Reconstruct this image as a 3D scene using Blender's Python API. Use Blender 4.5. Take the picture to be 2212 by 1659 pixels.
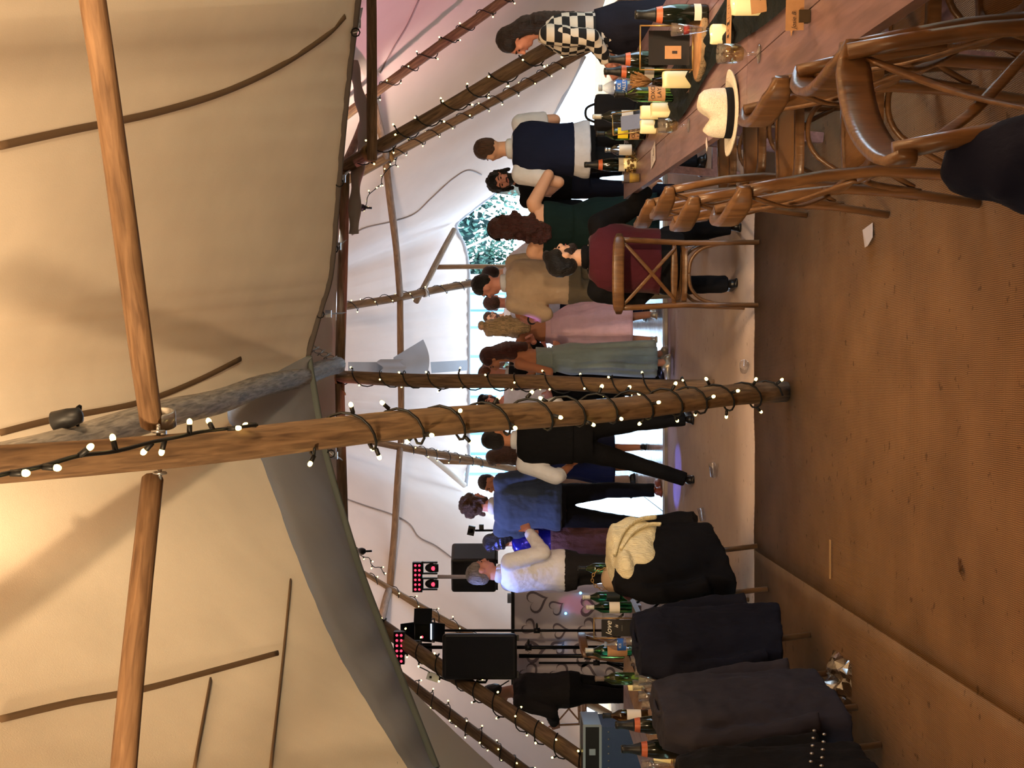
import bpy, bmesh, math, random
from math import sin, cos, pi, radians as R
from mathutils import Vector, Matrix, Quaternion, Euler

random.seed(7)
sc = bpy.context.scene
for o in list(bpy.data.objects):
    bpy.data.objects.remove(o)

# ------------------------------------------------------------------ camera, world, light
# The phone was held sideways: the picture's left edge is the world's up.
EYE = 1.63            # camera height
F0 = 1661.0           # picture pixels per unit slope at the reference distance scale
K = 1.75              # depth scale of the place against that reference
FPX = F0 * K          # focal length in pixels of the 2212x1659 frame
HOR = 1075.0          # picture x of the horizon
MID = 829.5           # picture y straight ahead

cam_d = bpy.data.cameras.new('camera')
cam = bpy.data.objects.new('camera', cam_d)
sc.collection.objects.link(cam)
cam_d.sensor_fit = 'HORIZONTAL'
cam_d.sensor_width = 36.0
cam_d.lens = 36.0 * FPX / 2212.0
cam_d.shift_x = (1106.0 - HOR) / 2212.0
cam_d.clip_start = 0.05
cam_d.clip_end = 300
cam.matrix_world = Matrix(((0, 1, 0, 0), (0, 0, -1, 0), (-1, 0, 0, EYE), (0, 0, 0, 1)))
sc.camera = cam

w = bpy.data.worlds.new('overcast_sky')
sc.world = w
w.use_nodes = True
bg = w.node_tree.nodes['Background']
bg.inputs[0].default_value = (0.60, 0.80, 1.0, 1)
bg.inputs[1].default_value = 13.0

sc.view_settings.view_transform = 'Standard'
sc.view_settings.look = 'None'
sc.view_settings.gamma = 1.0
sc.view_settings.exposure = -0.08
sc.view_settings.use_curve_mapping = False
sc.cycles.use_denoising = True
sc.cycles.max_bounces = 8
sc.cycles.diffuse_bounces = 5
sc.cycles.transmission_bounces = 8
sc.cycles.transparent_max_bounces = 12
sc.cycles.caustics_reflective = False
sc.cycles.caustics_refractive = False
sc.cycles.sample_clamp_indirect = 4.0

WARM = (1.0, 0.70, 0.40)
WARM_SOFT = (1.0, 0.79, 0.60)
def lamp(name, kind, loc, target, power, color, size=0.1, angle=120, blend=0.5, parent=None):
    d = bpy.data.lights.new(name, kind)
    d.energy = power
    d.color = color
    d.shadow_soft_size = size
    if kind == 'SPOT':
        d.spot_size = R(angle)
        d.spot_blend = blend
    o = bpy.data.objects.new(name, d)
    sc.collection.objects.link(o)
    o.location = loc
    if target is not None:
        o.rotation_euler = (Vector(target) - Vector(loc)).to_track_quat('-Z', 'Y').to_euler()
    return o

# warm uplighters clamped to the poles of both tents (their housings are built further down)
UPLIGHTS = [  # position, aim, watts, cone
    ((-0.28, 3.05, 3.62), (0.7, 4.8, 5.0), 40, 130),
    ((2.0, 1.0, 2.7), (3.2, 3.8, 4.0), 1000, 126),
    ((-1.7, 0.7, 2.75), (1.9, 4.0, 4.2), 780, 104),
    ((-0.4, -2.0, 2.85), (-0.2, -0.6, 6.0), 480, 165),
    ((0.1, 7.35, 3.35), (0.3, 9.6, 6.4), 260, 165),
    ((2.0, 8.7, 3.2), (2.6, 10.6, 4.6), 230, 170),
    ((-1.9, 8.7, 3.2), (-2.5, 10.6, 4.6), 230, 170),
]
UPLIGHTS = [((p[0], p[1] * K, p[2]), (t[0], t[1] * K, t[2]), e, a) for p, t, e, a in UPLIGHTS]
for i, (p, t, e, a) in enumerate(UPLIGHTS):
    lamp('uplighter_beam', 'SPOT', p, t, e, WARM if i < 4 else WARM_SOFT, 0.12, a, 0.6)

# ------------------------------------------------------------------ helpers
def at(x, y, d):
    """world point seen at picture pixel (x, y) at distance d in front of the camera"""
    return Vector(((MID - y) * d / F0, d * K, EYE - (x - HOR) * d / F0))
def on(x, y, z=0.0):
    """world point at picture pixel (x, y) lying on the level plane of height z"""
    return at(x, y, (EYE - z) * F0 / (x - HOR))

def V(*a): return Vector(a)
def W(x, y, z): return Vector((x, y * K, z))
def srgb(c):
    r = []
    for k in c[:3]:
        k = k / 255.0
        r.append(k / 12.92 if k <= 0.04045 else ((k + 0.055) / 1.055) ** 2.4)
    return (r[0], r[1], r[2], 1.0)

COL = sc.collection.objects
def wloc(o):
    p = Vector((0, 0, 0))
    while o is not None:
        p = p + Vector(o.location)
        o = o.parent
    return p

def tag(o, label=None, cat=None, group=None, kind=None):
    if label: o['label'] = label
    if cat: o['category'] = cat
    if group: o['group'] = group
    if kind: o['kind'] = kind
    return o
def thing(name, label, cat, loc=(0, 0, 0), rz=0.0, group=None):
    o = bpy.data.objects.new(name, None)
    o.empty_display_size = 0.1
    COL.link(o)
    o.location = loc
    o.rotation_euler = (0, 0, rz)
    return tag(o, label, cat, group)
def copy_tree(o, parent=None):
    c = o.copy()
    COL.link(c)
    c.parent = parent
    for ch in o.children:
        copy_tree(ch, c)
    return c

class MB:
    """collects verts and faces and links them as one mesh object"""
    def __init__(s):
        s.v = []; s.f = []; s.mi = []; s.cur = 0
    def add(s, vs, fs):
        n = len(s.v)
        s.v.extend([Vector(p) for p in vs])
        for f in fs:
            s.f.append([i + n for i in f]); s.mi.append(s.cur)
        return s
    def box(s, c, size, rot=None):
        hx, hy, hz = size[0] / 2, size[1] / 2, size[2] / 2
        m = rot if rot is not None else Matrix.Identity(3)
        c = Vector(c)
        vs = [c + m @ Vector((sx * hx, sy * hy, sz * hz)) for sz in (-1, 1) for sy in (-1, 1) for sx in (-1, 1)]
        return s.add(vs, [(0, 2, 3, 1), (4, 5, 7, 6), (0, 1, 5, 4), (2, 6, 7, 3), (0, 4, 6, 2), (1, 3, 7, 5)])
    def bar(s, p0, p1, wd, th, up=(0, 0, 1)):
        p0 = Vector(p0); p1 = Vector(p1); d = p1 - p0; L = d.length; d.normalize()
        u = Vector(up); sdir = d.cross(u)
        if sdir.length < 1e-4: sdir = d.cross(Vector((1, 0, 0)))
        sdir.normalize(); u = sdir.cross(d)
        m = Matrix((d, sdir, u)).transposed()
        return s.box((p0 + p1) / 2, (L, wd, th), m)
    def rings(s, rings, cap=True, closed=True):
        n = len(rings[0]); vs = []; fs = []
        for r in rings: vs.extend(r)
        for i in range(len(rings) - 1):
            for j in range(n if closed else n - 1):
                k = (j + 1) % n
                fs.append((i * n + j, i * n + k, (i + 1) * n + k, (i + 1) * n + j))
        if cap and closed:
            fs.append(tuple(range(n - 1, -1, -1)))
            b = (len(rings) - 1) * n
            fs.append(tuple(range(b, b + n)))
        return s.add(vs, fs)
    def tube(s, path, r, n=8, cap=True, flat=1.0, up=None):
        path = [Vector(p) for p in path]
        if not isinstance(r, (list, tuple)): r = [r] * len(path)
        rr = []
        nrm = None
        for i, p in enumerate(path):
            a = path[max(i - 1, 0)]; b = path[min(i + 1, len(path) - 1)]
            t = (b - a)
            if t.length < 1e-7: t = Vector((0, 0, 1))
            t.normalize()
            if nrm is None:
                nrm = Vector(up) if up else (Vector((0, 0, 1)) if abs(t.z) < 0.9 else Vector((1, 0, 0)))
            nrm = nrm - t * nrm.dot(t)
            if nrm.length < 1e-6: nrm = t.orthogonal()
            nrm.normalize()
            bn = t.cross(nrm)
            rr.append([p + (nrm * cos(2 * pi * k / n) * flat + bn * sin(2 * pi * k / n)) * r[i] for k in range(n)])
        return s.rings(rr, cap)
    def lathe(s, prof, n=16, c=(0, 0, 0), cap=True, sx=1.0, sy=1.0):
        c = Vector(c)
        rr = [[c + Vector((max(r, 1e-5) * cos(2 * pi * k / n) * sx, max(r, 1e-5) * sin(2 * pi * k / n) * sy, z)) for k in range(n)] for r, z in prof]
        return s.rings(rr, cap)
    def ell(s, c, r, nu=14, nv=9, rot=None):
        if not isinstance(r, (list, tuple, Vector)): r = (r, r, r)
        c = Vector(c); m = rot if rot is not None else Matrix.Identity(3)
        vs = [c + m @ Vector((0, 0, -r[2]))]
        for i in range(1, nv):
            a = -pi / 2 + pi * i / nv
            for k in range(nu):
                b = 2 * pi * k / nu
                vs.append(c + m @ Vector((r[0] * cos(a) * cos(b), r[1] * cos(a) * sin(b), r[2] * sin(a))))
        vs.append(c + m @ Vector((0, 0, r[2])))
        fs = []
        for k in range(nu):
            k2 = (k + 1) % nu
            fs.append((0, 1 + k2, 1 + k))
            for i in range(nv - 2):
                a = 1 + i * nu
                fs.append((a + k, a + k2, a + nu + k2, a + nu + k))
            b = 1 + (nv - 2) * nu
            fs.append((b + k, b + k2, len(vs) - 1))
        return s.add(vs, fs)
    def seg(s, p0, p1, r0, r1, flat0=False, flat1=False, n=12):
        s.tube([p0, p1], [r0, r1], n)
        if not flat0: s.ell(p0, r0, 12, 8)
        if not flat1: s.ell(p1, r1, 12, 8)
        return s
    def chain(s, pts, rad, n=12, flat0=False, flat1=False):
        for i in range(len(pts) - 1):
            s.seg(pts[i], pts[i + 1], rad[i], rad[i + 1], flat0 and i == 0, flat1 and i == len(pts) - 2, n)
        return s
    def grid(s, fn, nu, nv):
        vs = [fn(i / nu, j / nv) for i in range(nu + 1) for j in range(nv + 1)]
        fs = [(i * (nv + 1) + j, (i + 1) * (nv + 1) + j, (i + 1) * (nv + 1) + j + 1, i * (nv + 1) + j + 1) for i in range(nu) for j in range(nv)]
        return s.add(vs, fs)
    def mesh(s, name, mats, smooth=True, off=None):
        me = bpy.data.meshes.new(name)
        vs = s.v if off is None else [p - off for p in s.v]
        me.from_pydata([tuple(p) for p in vs], [], s.f)
        if not isinstance(mats, (list, tuple)): mats = [mats]
        for m in mats: me.materials.append(m)
        if len(mats) > 1: me.polygons.foreach_set('material_index', s.mi)
        if smooth: me.polygons.foreach_set('use_smooth', [True] * len(s.f))
        me.update()
        return me
    def build(s, name, mats, parent=None, smooth=True, label=None, cat=None, group=None, kind=None, auto=None):
        if parent is not None:
            off = wloc(parent)
        else:
            xs = [p.x for p in s.v]; ys = [p.y for p in s.v]; zs = [p.z for p in s.v]
            off = Vector(((min(xs) + max(xs)) / 2, (min(ys) + max(ys)) / 2, min(zs)))
        me = s.mesh(name, mats, smooth, off)
        if auto is not None:
            try: me.set_sharp_from_angle(angle=R(auto))
            except Exception: pass
        o = bpy.data.objects.new(name, me)
        COL.link(o)
        if parent is not None: o.parent = parent
        else: o.location = off
        return tag(o, label, cat, group, kind)

FOLDS = bpy.data.textures.new('cloth_folds', 'CLOUDS'); FOLDS.noise_scale = 0.11
CURLS = bpy.data.textures.new('hair_locks', 'CLOUDS'); CURLS.noise_scale = 0.025
def blob(mb, name, mat, parent=None, voxel=0.011, it=3, fold=0.0, tex=None, **kw):
    o = mb.build(name, mat, parent, True, **kw)
    m = o.modifiers.new('fuse', 'REMESH'); m.mode = 'VOXEL'; m.voxel_size = voxel; m.use_smooth_shade = True
    if it:
        m = o.modifiers.new('soften', 'SMOOTH'); m.iterations = it; m.factor = 0.5
    if fold:
        m = o.modifiers.new('folds', 'DISPLACE'); m.texture = tex or FOLDS; m.strength = fold; m.mid_level = 0.5; m.texture_coords = 'LOCAL'
    return o

# ------------------------------------------------------------------ materials
_mats = {}
def nt(m): return m.node_tree.nodes, m.node_tree.links
def mat(name, col, rough=0.6, metal=0.0, spec=0.4, bump=None, vary=None, emit=None, trans=0.0, alpha=1.0, sheen=0.0, ior=1.45):
    """bump=(scale, strength, stretch xyz); vary=(scale, amount, stretch)"""
    if name in _mats: return _mats[name]
    m = bpy.data.materials.new(name); m.use_nodes = True
    N, L = nt(m); b = N['Principled BSDF']
    c = srgb(col)
    b.inputs['Base Color'].default_value = c
    b.inputs['Roughness'].default_value = rough
    b.inputs['Metallic'].default_value = metal
    b.inputs['Specular IOR Level'].default_value = spec
    b.inputs['IOR'].default_value = ior
    b.inputs['Transmission Weight'].default_value = trans
    b.inputs['Alpha'].default_value = alpha
    if sheen: b.inputs['Sheen Weight'].default_value = sheen
    if emit:
        b.inputs['Emission Color'].default_value = srgb(emit[0]); b.inputs['Emission Strength'].default_value = emit[1]
    tc = None
    def coords(stretch):
        nonlocal tc
        if tc is None: tc = N.new('ShaderNodeTexCoord')
        mp = N.new('ShaderNodeMapping'); mp.inputs['Scale'].default_value = stretch
        L.new(tc.outputs['Object'], mp.inputs[0]); return mp
    if vary:
        mp = coords(vary[2] if len(vary) > 2 else (1, 1, 1))
        n = N.new('ShaderNodeTexNoise'); n.inputs['Scale'].default_value = vary[0]; n.inputs['Detail'].default_value = 5
        L.new(mp.outputs[0], n.inputs['Vector'])
        r = N.new('ShaderNodeValToRGB'); a = vary[1]
        r.color_ramp.elements[0].position = 0.3; r.color_ramp.elements[1].position = 0.7
        r.color_ramp.elements[0].color = (c[0] * (1 - a), c[1] * (1 - a), c[2] * (1 - a), 1)
        r.color_ramp.elements[1].color = (min(1, c[0] * (1 + a * .7)), min(1, c[1] * (1 + a * .7)), min(1, c[2] * (1 + a * .7)), 1)
        L.new(n.outputs['Fac'], r.inputs[0]); L.new(r.outputs[0], b.inputs['Base Color'])
    if bump:
        mp = coords(bump[2] if len(bump) > 2 else (1, 1, 1))
        n = N.new('ShaderNodeTexNoise'); n.inputs['Scale'].default_value = bump[0]; n.inputs['Detail'].default_value = 6
        L.new(mp.outputs[0], n.inputs['Vector'])
        bp = N.new('ShaderNodeBump'); bp.inputs['Strength'].default_value = bump[1]; bp.inputs['Distance'].default_value = 0.02
        L.new(n.outputs['Fac'], bp.inputs['Height']); L.new(bp.outputs[0], b.inputs['Normal'])
    _mats[name] = m
    return m

def wood(name, c0, c1, rough=0.5, grain=(6, 6, 0.6), scale=9, knots=True, spec=0.4):
    if name in _mats: return _mats[name]
    m = bpy.data.materials.new(name); m.use_nodes = True
    N, L = nt(m); b = N['Principled BSDF']
    tc = N.new('ShaderNodeTexCoord'); mp = N.new('ShaderNodeMapping'); mp.inputs['Scale'].default_value = grain
    oi = N.new('ShaderNodeObjectInfo'); ad = N.new('ShaderNodeVectorMath'); ad.operation = 'ADD'
    sc3 = N.new('ShaderNodeVectorMath'); sc3.operation = 'SCALE'; sc3.inputs['Scale'].default_value = 7.0
    cb = N.new('ShaderNodeCombineXYZ')
    for k in range(3): L.new(oi.outputs['Random'], cb.inputs[k])
    L.new(cb.outputs[0], sc3.inputs[0])
    L.new(tc.outputs['Object'], mp.inputs[0]); L.new(mp.outputs[0], ad.inputs[0]); L.new(sc3.outputs[0], ad.inputs[1])
    n = N.new('ShaderNodeTexNoise'); n.inputs['Scale'].default_value = scale; n.inputs['Detail'].default_value = 7; n.inputs['Distortion'].default_value = 0.6
    L.new(ad.outputs[0], n.inputs['Vector'])
    r = N.new('ShaderNodeValToRGB'); e = r.color_ramp.elements
    e[0].position = 0.28; e[0].color = srgb(c0); e[1].position = 0.72; e[1].color = srgb(c1)
    L.new(n.outputs['Fac'], r.inputs[0])
    out = r.outputs[0]
    if knots:
        v = N.new('ShaderNodeTexVoronoi'); v.inputs['Scale'].default_value = 2.6
        mp2 = N.new('ShaderNodeMapping'); mp2.inputs['Scale'].default_value = (1, 1, 0.55)
        ad2 = N.new('ShaderNodeVectorMath'); ad2.operation = 'ADD'
        L.new(tc.outputs['Object'], mp2.inputs[0]); L.new(mp2.outputs[0], ad2.inputs[0]); L.new(sc3.outputs[0], ad2.inputs[1])
        L.new(ad2.outputs[0], v.inputs['Vector'])
        kr = N.new('ShaderNodeValToRGB'); kr.color_ramp.elements[0].position = 0.03; kr.color_ramp.elements[1].position = 0.09
        kr.color_ramp.elements[0].color = (0.35, 0.3, 0.25, 1); kr.color_ramp.elements[1].color = (1, 1, 1, 1)
        L.new(v.outputs['Distance'], kr.inputs[0])
        mx = N.new('ShaderNodeMix'); mx.data_type = 'RGBA'; mx.blend_type = 'MULTIPLY'; mx.inputs[0].default_value = 0.8
        L.new(out, mx.inputs[6]); L.new(kr.outputs[0], mx.inputs[7]); out = mx.outputs[2]
    L.new(out, b.inputs['Base Color'])
    b.inputs['Roughness'].default_value = rough; b.inputs['Specular IOR Level'].default_value = spec
    bp = N.new('ShaderNodeBump'); bp.inputs['Strength'].default_value = 0.25; bp.inputs['Distance'].default_value = 0.01
    L.new(n.outputs['Fac'], bp.inputs['Height']); L.new(bp.outputs[0], b.inputs['Normal'])
    _mats[name] = m
    return m

def weave(name, c0, c1, scale, rough=0.9, bump=0.5, dirt=0.0, detail_scale=3.0):
    """two crossing thread waves with dirt specks"""
    if name in _mats: return _mats[name]
    m = bpy.data.materials.new(name); m.use_nodes = True
    N, L = nt(m); b = N['Principled BSDF']
    tc = N.new('ShaderNodeTexCoord')
    nz = N.new('ShaderNodeTexNoise'); nz.inputs['Scale'].default_value = detail_scale; nz.inputs['Detail'].default_value = 3
    L.new(tc.outputs['Object'], nz.inputs['Vector'])
    wv = []
    for d in ('X', 'Y'):
        q = N.new('ShaderNodeTexWave'); q.bands_direction = d; q.inputs['Scale'].default_value = scale
        q.inputs['Distortion'].default_value = 2.5; q.inputs['Detail'].default_value = 1; q.inputs['Detail Scale'].default_value = 0.6
        L.new(tc.outputs['Object'], q.inputs['Vector']); wv.append(q)
    mu = N.new('ShaderNodeMath'); mu.operation = 'MULTIPLY'
    L.new(wv[0].outputs['Fac'], mu.inputs[0]); L.new(wv[1].outputs['Fac'], mu.inputs[1])
    ad = N.new('ShaderNodeMath'); ad.operation = 'ADD'
    sc2 = N.new('ShaderNodeMath'); sc2.operation = 'MULTIPLY_ADD'; sc2.inputs[1].default_value = 0.5; sc2.inputs[2].default_value = -0.15
    L.new(nz.outputs['Fac'], sc2.inputs[0]); L.new(mu.outputs[0], ad.inputs[0]); L.new(sc2.outputs[0], ad.inputs[1])
    r = N.new('ShaderNodeValToRGB'); e = r.color_ramp.elements
    e[0].position = 0.0; e[0].color = srgb(c0); e[1].position = 0.75; e[1].color = srgb(c1)
    L.new(ad.outputs[0], r.inputs[0]); out = r.outputs[0]
    if dirt:
        n2 = N.new('ShaderNodeTexNoise'); n2.inputs['Scale'].default_value = 21; n2.inputs['Detail'].default_value = 4
        L.new(tc.outputs['Object'], n2.inputs['Vector'])
        dr = N.new('ShaderNodeValToRGB'); dr.color_ramp.elements[0].position = 0.66; dr.color_ramp.elements[1].position = 0.72
        dr.color_ramp.elements[0].color = (1, 1, 1, 1); dr.color_ramp.elements[1].color = (1 - dirt, 1 - dirt, 1 - dirt, 1)
        L.new(n2.outputs['Fac'], dr.inputs[0])
        mx = N.new('ShaderNodeMix'); mx.data_type = 'RGBA'; mx.blend_type = 'MULTIPLY'; mx.inputs[0].default_value = 1
        L.new(out, mx.inputs[6]); L.new(dr.outputs[0], mx.inputs[7]); out = mx.outputs[2]
    L.new(out, b.inputs['Base Color']); b.inputs['Roughness'].default_value = rough; b.inputs['Specular IOR Level'].default_value = 0.15
    bp = N.new('ShaderNodeBump'); bp.inputs['Strength'].default_value = bump; bp.inputs['Distance'].default_value = 0.006
    L.new(mu.outputs[0], bp.inputs['Height']); L.new(bp.outputs[0], b.inputs['Normal'])
    _mats[name] = m
    return m

POLE = wood('pole_wood', (78, 58, 41), (134, 106, 78), 0.75)
POLE_GREY = wood('weathered_pole', (88, 84, 80), (170, 162, 152), 0.7)
BARWOOD = wood('crossbar_wood', (92, 66, 44), (140, 108, 78), 0.75)
CHAIRW = wood('chair_wood', (84, 57, 36), (124, 88, 56), 0.30, (5, 5, 0.7), 8, False, 0.5)
TABLEW = wood('table_wood', (112, 88, 90), (152, 120, 122), 0.33, (7, 0.7, 7), 5, True, 0.5)
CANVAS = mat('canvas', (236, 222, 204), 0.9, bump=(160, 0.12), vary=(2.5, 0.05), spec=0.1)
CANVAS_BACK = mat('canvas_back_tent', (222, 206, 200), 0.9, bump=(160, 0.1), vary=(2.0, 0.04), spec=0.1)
CANVAS_GREY_SHADE = mat('canvas_grey_shade', (150, 149, 154), 0.9, bump=(120, 0.12), vary=(2, 0.06), spec=0.1)  # the flap's shade painted into its canvas as grey; the cowl shares this colour
HEM = mat('hem_webbing', (92, 84, 82), 0.8, bump=(200, 0.2))
COIR = weave('coir_matting', (96, 71, 46), (174, 134, 92), 46, dirt=0.45)
COIR2 = weave('flat_matting', (172, 148, 132), (204, 180, 158), 60, dirt=0.35, bump=0.2, detail_scale=5)
CANE = weave('woven_cane', (110, 76, 44), (176, 130, 82), 70, 0.6, 0.6)
BLACKP = mat('black_plastic', (22, 22, 24), 0.45)
BLACKM = mat('black_metal', (18, 18, 20), 0.35, 0.6)
CABLE = mat('black_cable', (14, 14, 15), 0.5)
GOLD = mat('gold_wire', (176, 140, 84), 0.35, 0.8)
STEEL = mat('steel', (170, 170, 172), 0.3, 0.9)
BULB = mat('warm_led', (255, 240, 190), 0.4, emit=((255, 226, 130), 9.0))
# ------------------------------------------------------------------ ground and floors
GRASS = mat('trodden_grass', (120, 134, 104), 0.95, vary=(1.5, 0.25), bump=(40, 0.4))
MB().box((0, 20, -0.06), (120, 120, 0.08)).build('ground', GRASS, smooth=False, kind='structure')
fl = MB().box((0, 4.2 * K, -0.011), (11.6, 17.4 * K, 0.018)).build('floor', COIR, smooth=False, kind='structure')
# strips of coir matting laid side by side, the far strip flatter and paler, edges not quite straight
def mat_strip(x0, x1, y0, y1, z, m, wob):
    b = MB(); n = 60
    def edge(k, y): return y + wob * (sin(k * 7.1 + y) + .6 * sin(k * 17 + 2 * y))
    def top(u, v):
        x = x0 + (x1 - x0) * u; a = edge(x, y0); c = edge(x + 3, y1)
        lift = 0.002 * max(0, sin(x * 3.1 + 1)) * (1 if v in (0, 1) else 0)
        return Vector((x, a + (c - a) * v, z + lift))
    b.grid(top, n, 6)
    o = b.build('matting_strip', m, fl, True)
    s = o.modifiers.new('thickness', 'SOLIDIFY'); s.thickness = 0.006; s.offset = -1
    return o
mat_strip(-5.6, 5.6, 4.86 * K, 7.33 * K, 0.012, COIR2, 0.012)
mat_strip(-1.05, 5.6, -7.0, 4.86 * K, 0.006, COIR, 0.010)
mat_strip(-5.6, -1.05, -7.0, 4.90 * K, 0.008, COIR, 0.014)

ZF = 0.045   # raised dance floor
DANCE = wood('dance_floor_board', (150, 138, 126), (196, 186, 174), 0.16, (0.8, 5, 5), 5, False, 0.6)
TRIM = mat('dance_floor_edge', (150, 130, 104), 0.5)
df = MB().box((0, 10.1 * K, 0.016), (7.4, 5.56 * K, 0.03)).build('dance_floor', TRIM, smooth=False, kind='structure')
pan = None
for i in range(6):
    for j in range(10):
        x = -3.05 + i * 1.22; y = (7.655 + j * .545) * K
        if pan is None:
            pan = MB().box((x, y, 0.038), (1.212, .541 * K, 0.014)).build('floor_panel', DANCE, df, False)
            p0 = Vector((x, y, 0))
        else:
            c = pan.copy(); COL.link(c); c.parent = df
            c.location = Vector(pan.location) + Vector((x, y, 0)) - p0
MB().bar((-3.72, 7.33 * K, 0.022), (3.72, 7.33 * K, 0.022), 0.05, 0.044).build('edge_ramp', TRIM, df, False)
# decking outside the back doorway
DECK = mat('pale_paving', (206, 210, 214), 0.6, vary=(3, 0.1))
pv = MB().box((0, 17 * K, -0.02), (18, 8.2 * K, 0.03)).build('pavement', DECK, smooth=False, kind='structure')

# ------------------------------------------------------------------ canvas of the two linked tents
AP1 = W(-0.45, -0.37, 6.7)     # top of the tent we stand in
AP2 = W(0.2, 9.6, 7.85)        # top of the tent with the dance floor

def catmull(pts, n):
    out = []
    for i in range(len(pts) - 1):
        p0 = pts[max(i - 1, 0)]; p1 = pts[i]; p2 = pts[i + 1]; p3 = pts[min(i + 2, len(pts) - 1)]
        for k in range(n):
            t = k / n
            out.append(0.5 * ((2 * p1) + (p2 - p0) * t + (2 * p0 - 5 * p1 + 4 * p2 - p3) * t * t + (3 * p1 - p0 - 3 * p2 + p3) * t ** 3))
    out.append(pts[-1].copy())
    return out
def cone(name, apex, rim, mt, sag=0.25, fold=0.03, nf=46, steps=26, kind='structure', parent=None, t0=0.0):
    b = MB(); n = len(rim)
    def fn(u, v):
        i = min(int(round(u * (n - 1))), n - 1)
        t = t0 + (1 - t0) * v
        p = apex * (1 - t) + rim[i] * t
        r = (rim[i] - apex); r.z = 0
        if r.length > 0: r.normalize()
        p = p - Vector((0, 0, sag * sin(pi * t) ** 1.0)) 
        p = p + r * fold * t * t * (sin(i * 1.1) + .5 * sin(i * 2.3 + 1))
        return p
    b.grid(fn, n - 1, steps)
    return b.build(name, mt, parent, True, kind=kind)

near_front = [at(520, 880, 5.3) + V(0, 0, 0.08), at(560, 985, 5.2), at(640, 1200, 4.8), at(720, 1390, 4.4), at(800, 1530, 4.05), at(880, 1659, 3.75)]
near_right = [at(662, 770, 6.15), at(690, 670, 6.1), at(712, 590, 6.0), at(726, 430, 5.8), at(739, 280, 5.6), at(752, 150, 5.45), at(768, 20, 5.25), at(790, -150, 5.0)]
near_back = [W(4.3, 3.6, 1.75), W(5.0, 2.0, 0.7), W(5.3, 0.3, 0.0), W(5.0, -2.2, 0), W(3.4, -4.3, 0), W(0.8, -5.7, 0), W(-2.4, -5.2, 0), W(-4.6, -3.6, 0), W(-5.6, -1.2, 0), W(-5.2, 0.8, 0.4), W(-3.9, 2.2, 1.2)]
rim1 = catmull(list(reversed(near_front)) + near_right + near_back + [near_front[-1].copy()], 12)
cone('ceiling', AP1, rim1, CANVAS, 0.22, 0.012)
# level link flap, its shade painted in as grey, between the left crease and the hem
hem_left = [near_right[0].copy(), at(680, 880, 6.1), at(700, 985, 6.0), at(762, 1200, 5.5), at(812, 1340, 5.2), at(862, 1470, 4.95), at(935, 1659, 4.55)]
cr = catmull([near_right[0].copy()] + near_front, 10); hl = catmull(hem_left, 10)
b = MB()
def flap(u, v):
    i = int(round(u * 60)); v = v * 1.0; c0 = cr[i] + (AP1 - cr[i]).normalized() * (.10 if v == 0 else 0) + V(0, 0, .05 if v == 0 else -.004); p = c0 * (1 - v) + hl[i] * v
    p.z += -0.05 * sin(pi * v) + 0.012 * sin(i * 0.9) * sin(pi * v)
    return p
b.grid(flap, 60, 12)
cf = b.build('canvas_flap', CANVAS_GREY_SHADE, None, True, 'canvas flap with painted-in shade bridging the tents above the coat-hung chairs', 'canvas')
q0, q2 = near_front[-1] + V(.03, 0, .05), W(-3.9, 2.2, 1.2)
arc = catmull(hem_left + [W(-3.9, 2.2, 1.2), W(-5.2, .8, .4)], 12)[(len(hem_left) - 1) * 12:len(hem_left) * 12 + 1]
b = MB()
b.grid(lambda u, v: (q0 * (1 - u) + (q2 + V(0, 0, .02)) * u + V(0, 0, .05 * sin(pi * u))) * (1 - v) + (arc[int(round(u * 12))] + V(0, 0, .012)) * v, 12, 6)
b.build('corner_panel', CANVAS_GREY_SHADE, cf, True)
# bridging canvas from the hem of this tent to the lifted front of the far tent, closing the gap overhead
far_front_r = [at(737, 815, 7.25), at(742, 600, 7.3), at(749, 372, 7.45), W(3.0, 7.2, 3.15), W(4.3, 6.8, 2.95), W(5.6, 6.2, 1.6), W(6.2, 5.4, 0.0)]
far_front_l = [at(737, 815, 7.25), at(742, 1080, 7.3), at(748, 1300, 7.42), W(-3.0, 7.2, 3.05), W(-4.3, 6.8, 2.5), W(-5.6, 6.2, 1.4), W(-6.2, 5.4, 0.0)]
for v in far_front_r + far_front_l: v.z += 0.06 if v.z > 1 else 0
hem_r_all = near_right + [W(4.3, 3.6, 1.75)]
def bridge(name, A, B, hump, n=48, sd='right'):
    a = catmull(A, 12); c = catmull(B, 12)
    bb = MB()
    def fn(u, v):
        p = a[int(round(u * (len(a) - 1)))]; q = c[int(round(u * (len(c) - 1)))]
        r = p * (1 - v) + q * v
        r.z += hump * sin(pi * v)
        return r
    bb.grid(fn, n, 8)
    return bb.build(name, CANVAS_BACK, None, True, kind='structure')
bridge('wall_right', hem_r_all, far_front_r, 0.28)
bridge('wall_left', hem_left + [W(-3.9, 2.2, 1.2), W(-5.2, 0.8, 0.4)], far_front_l, 0.28)

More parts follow.
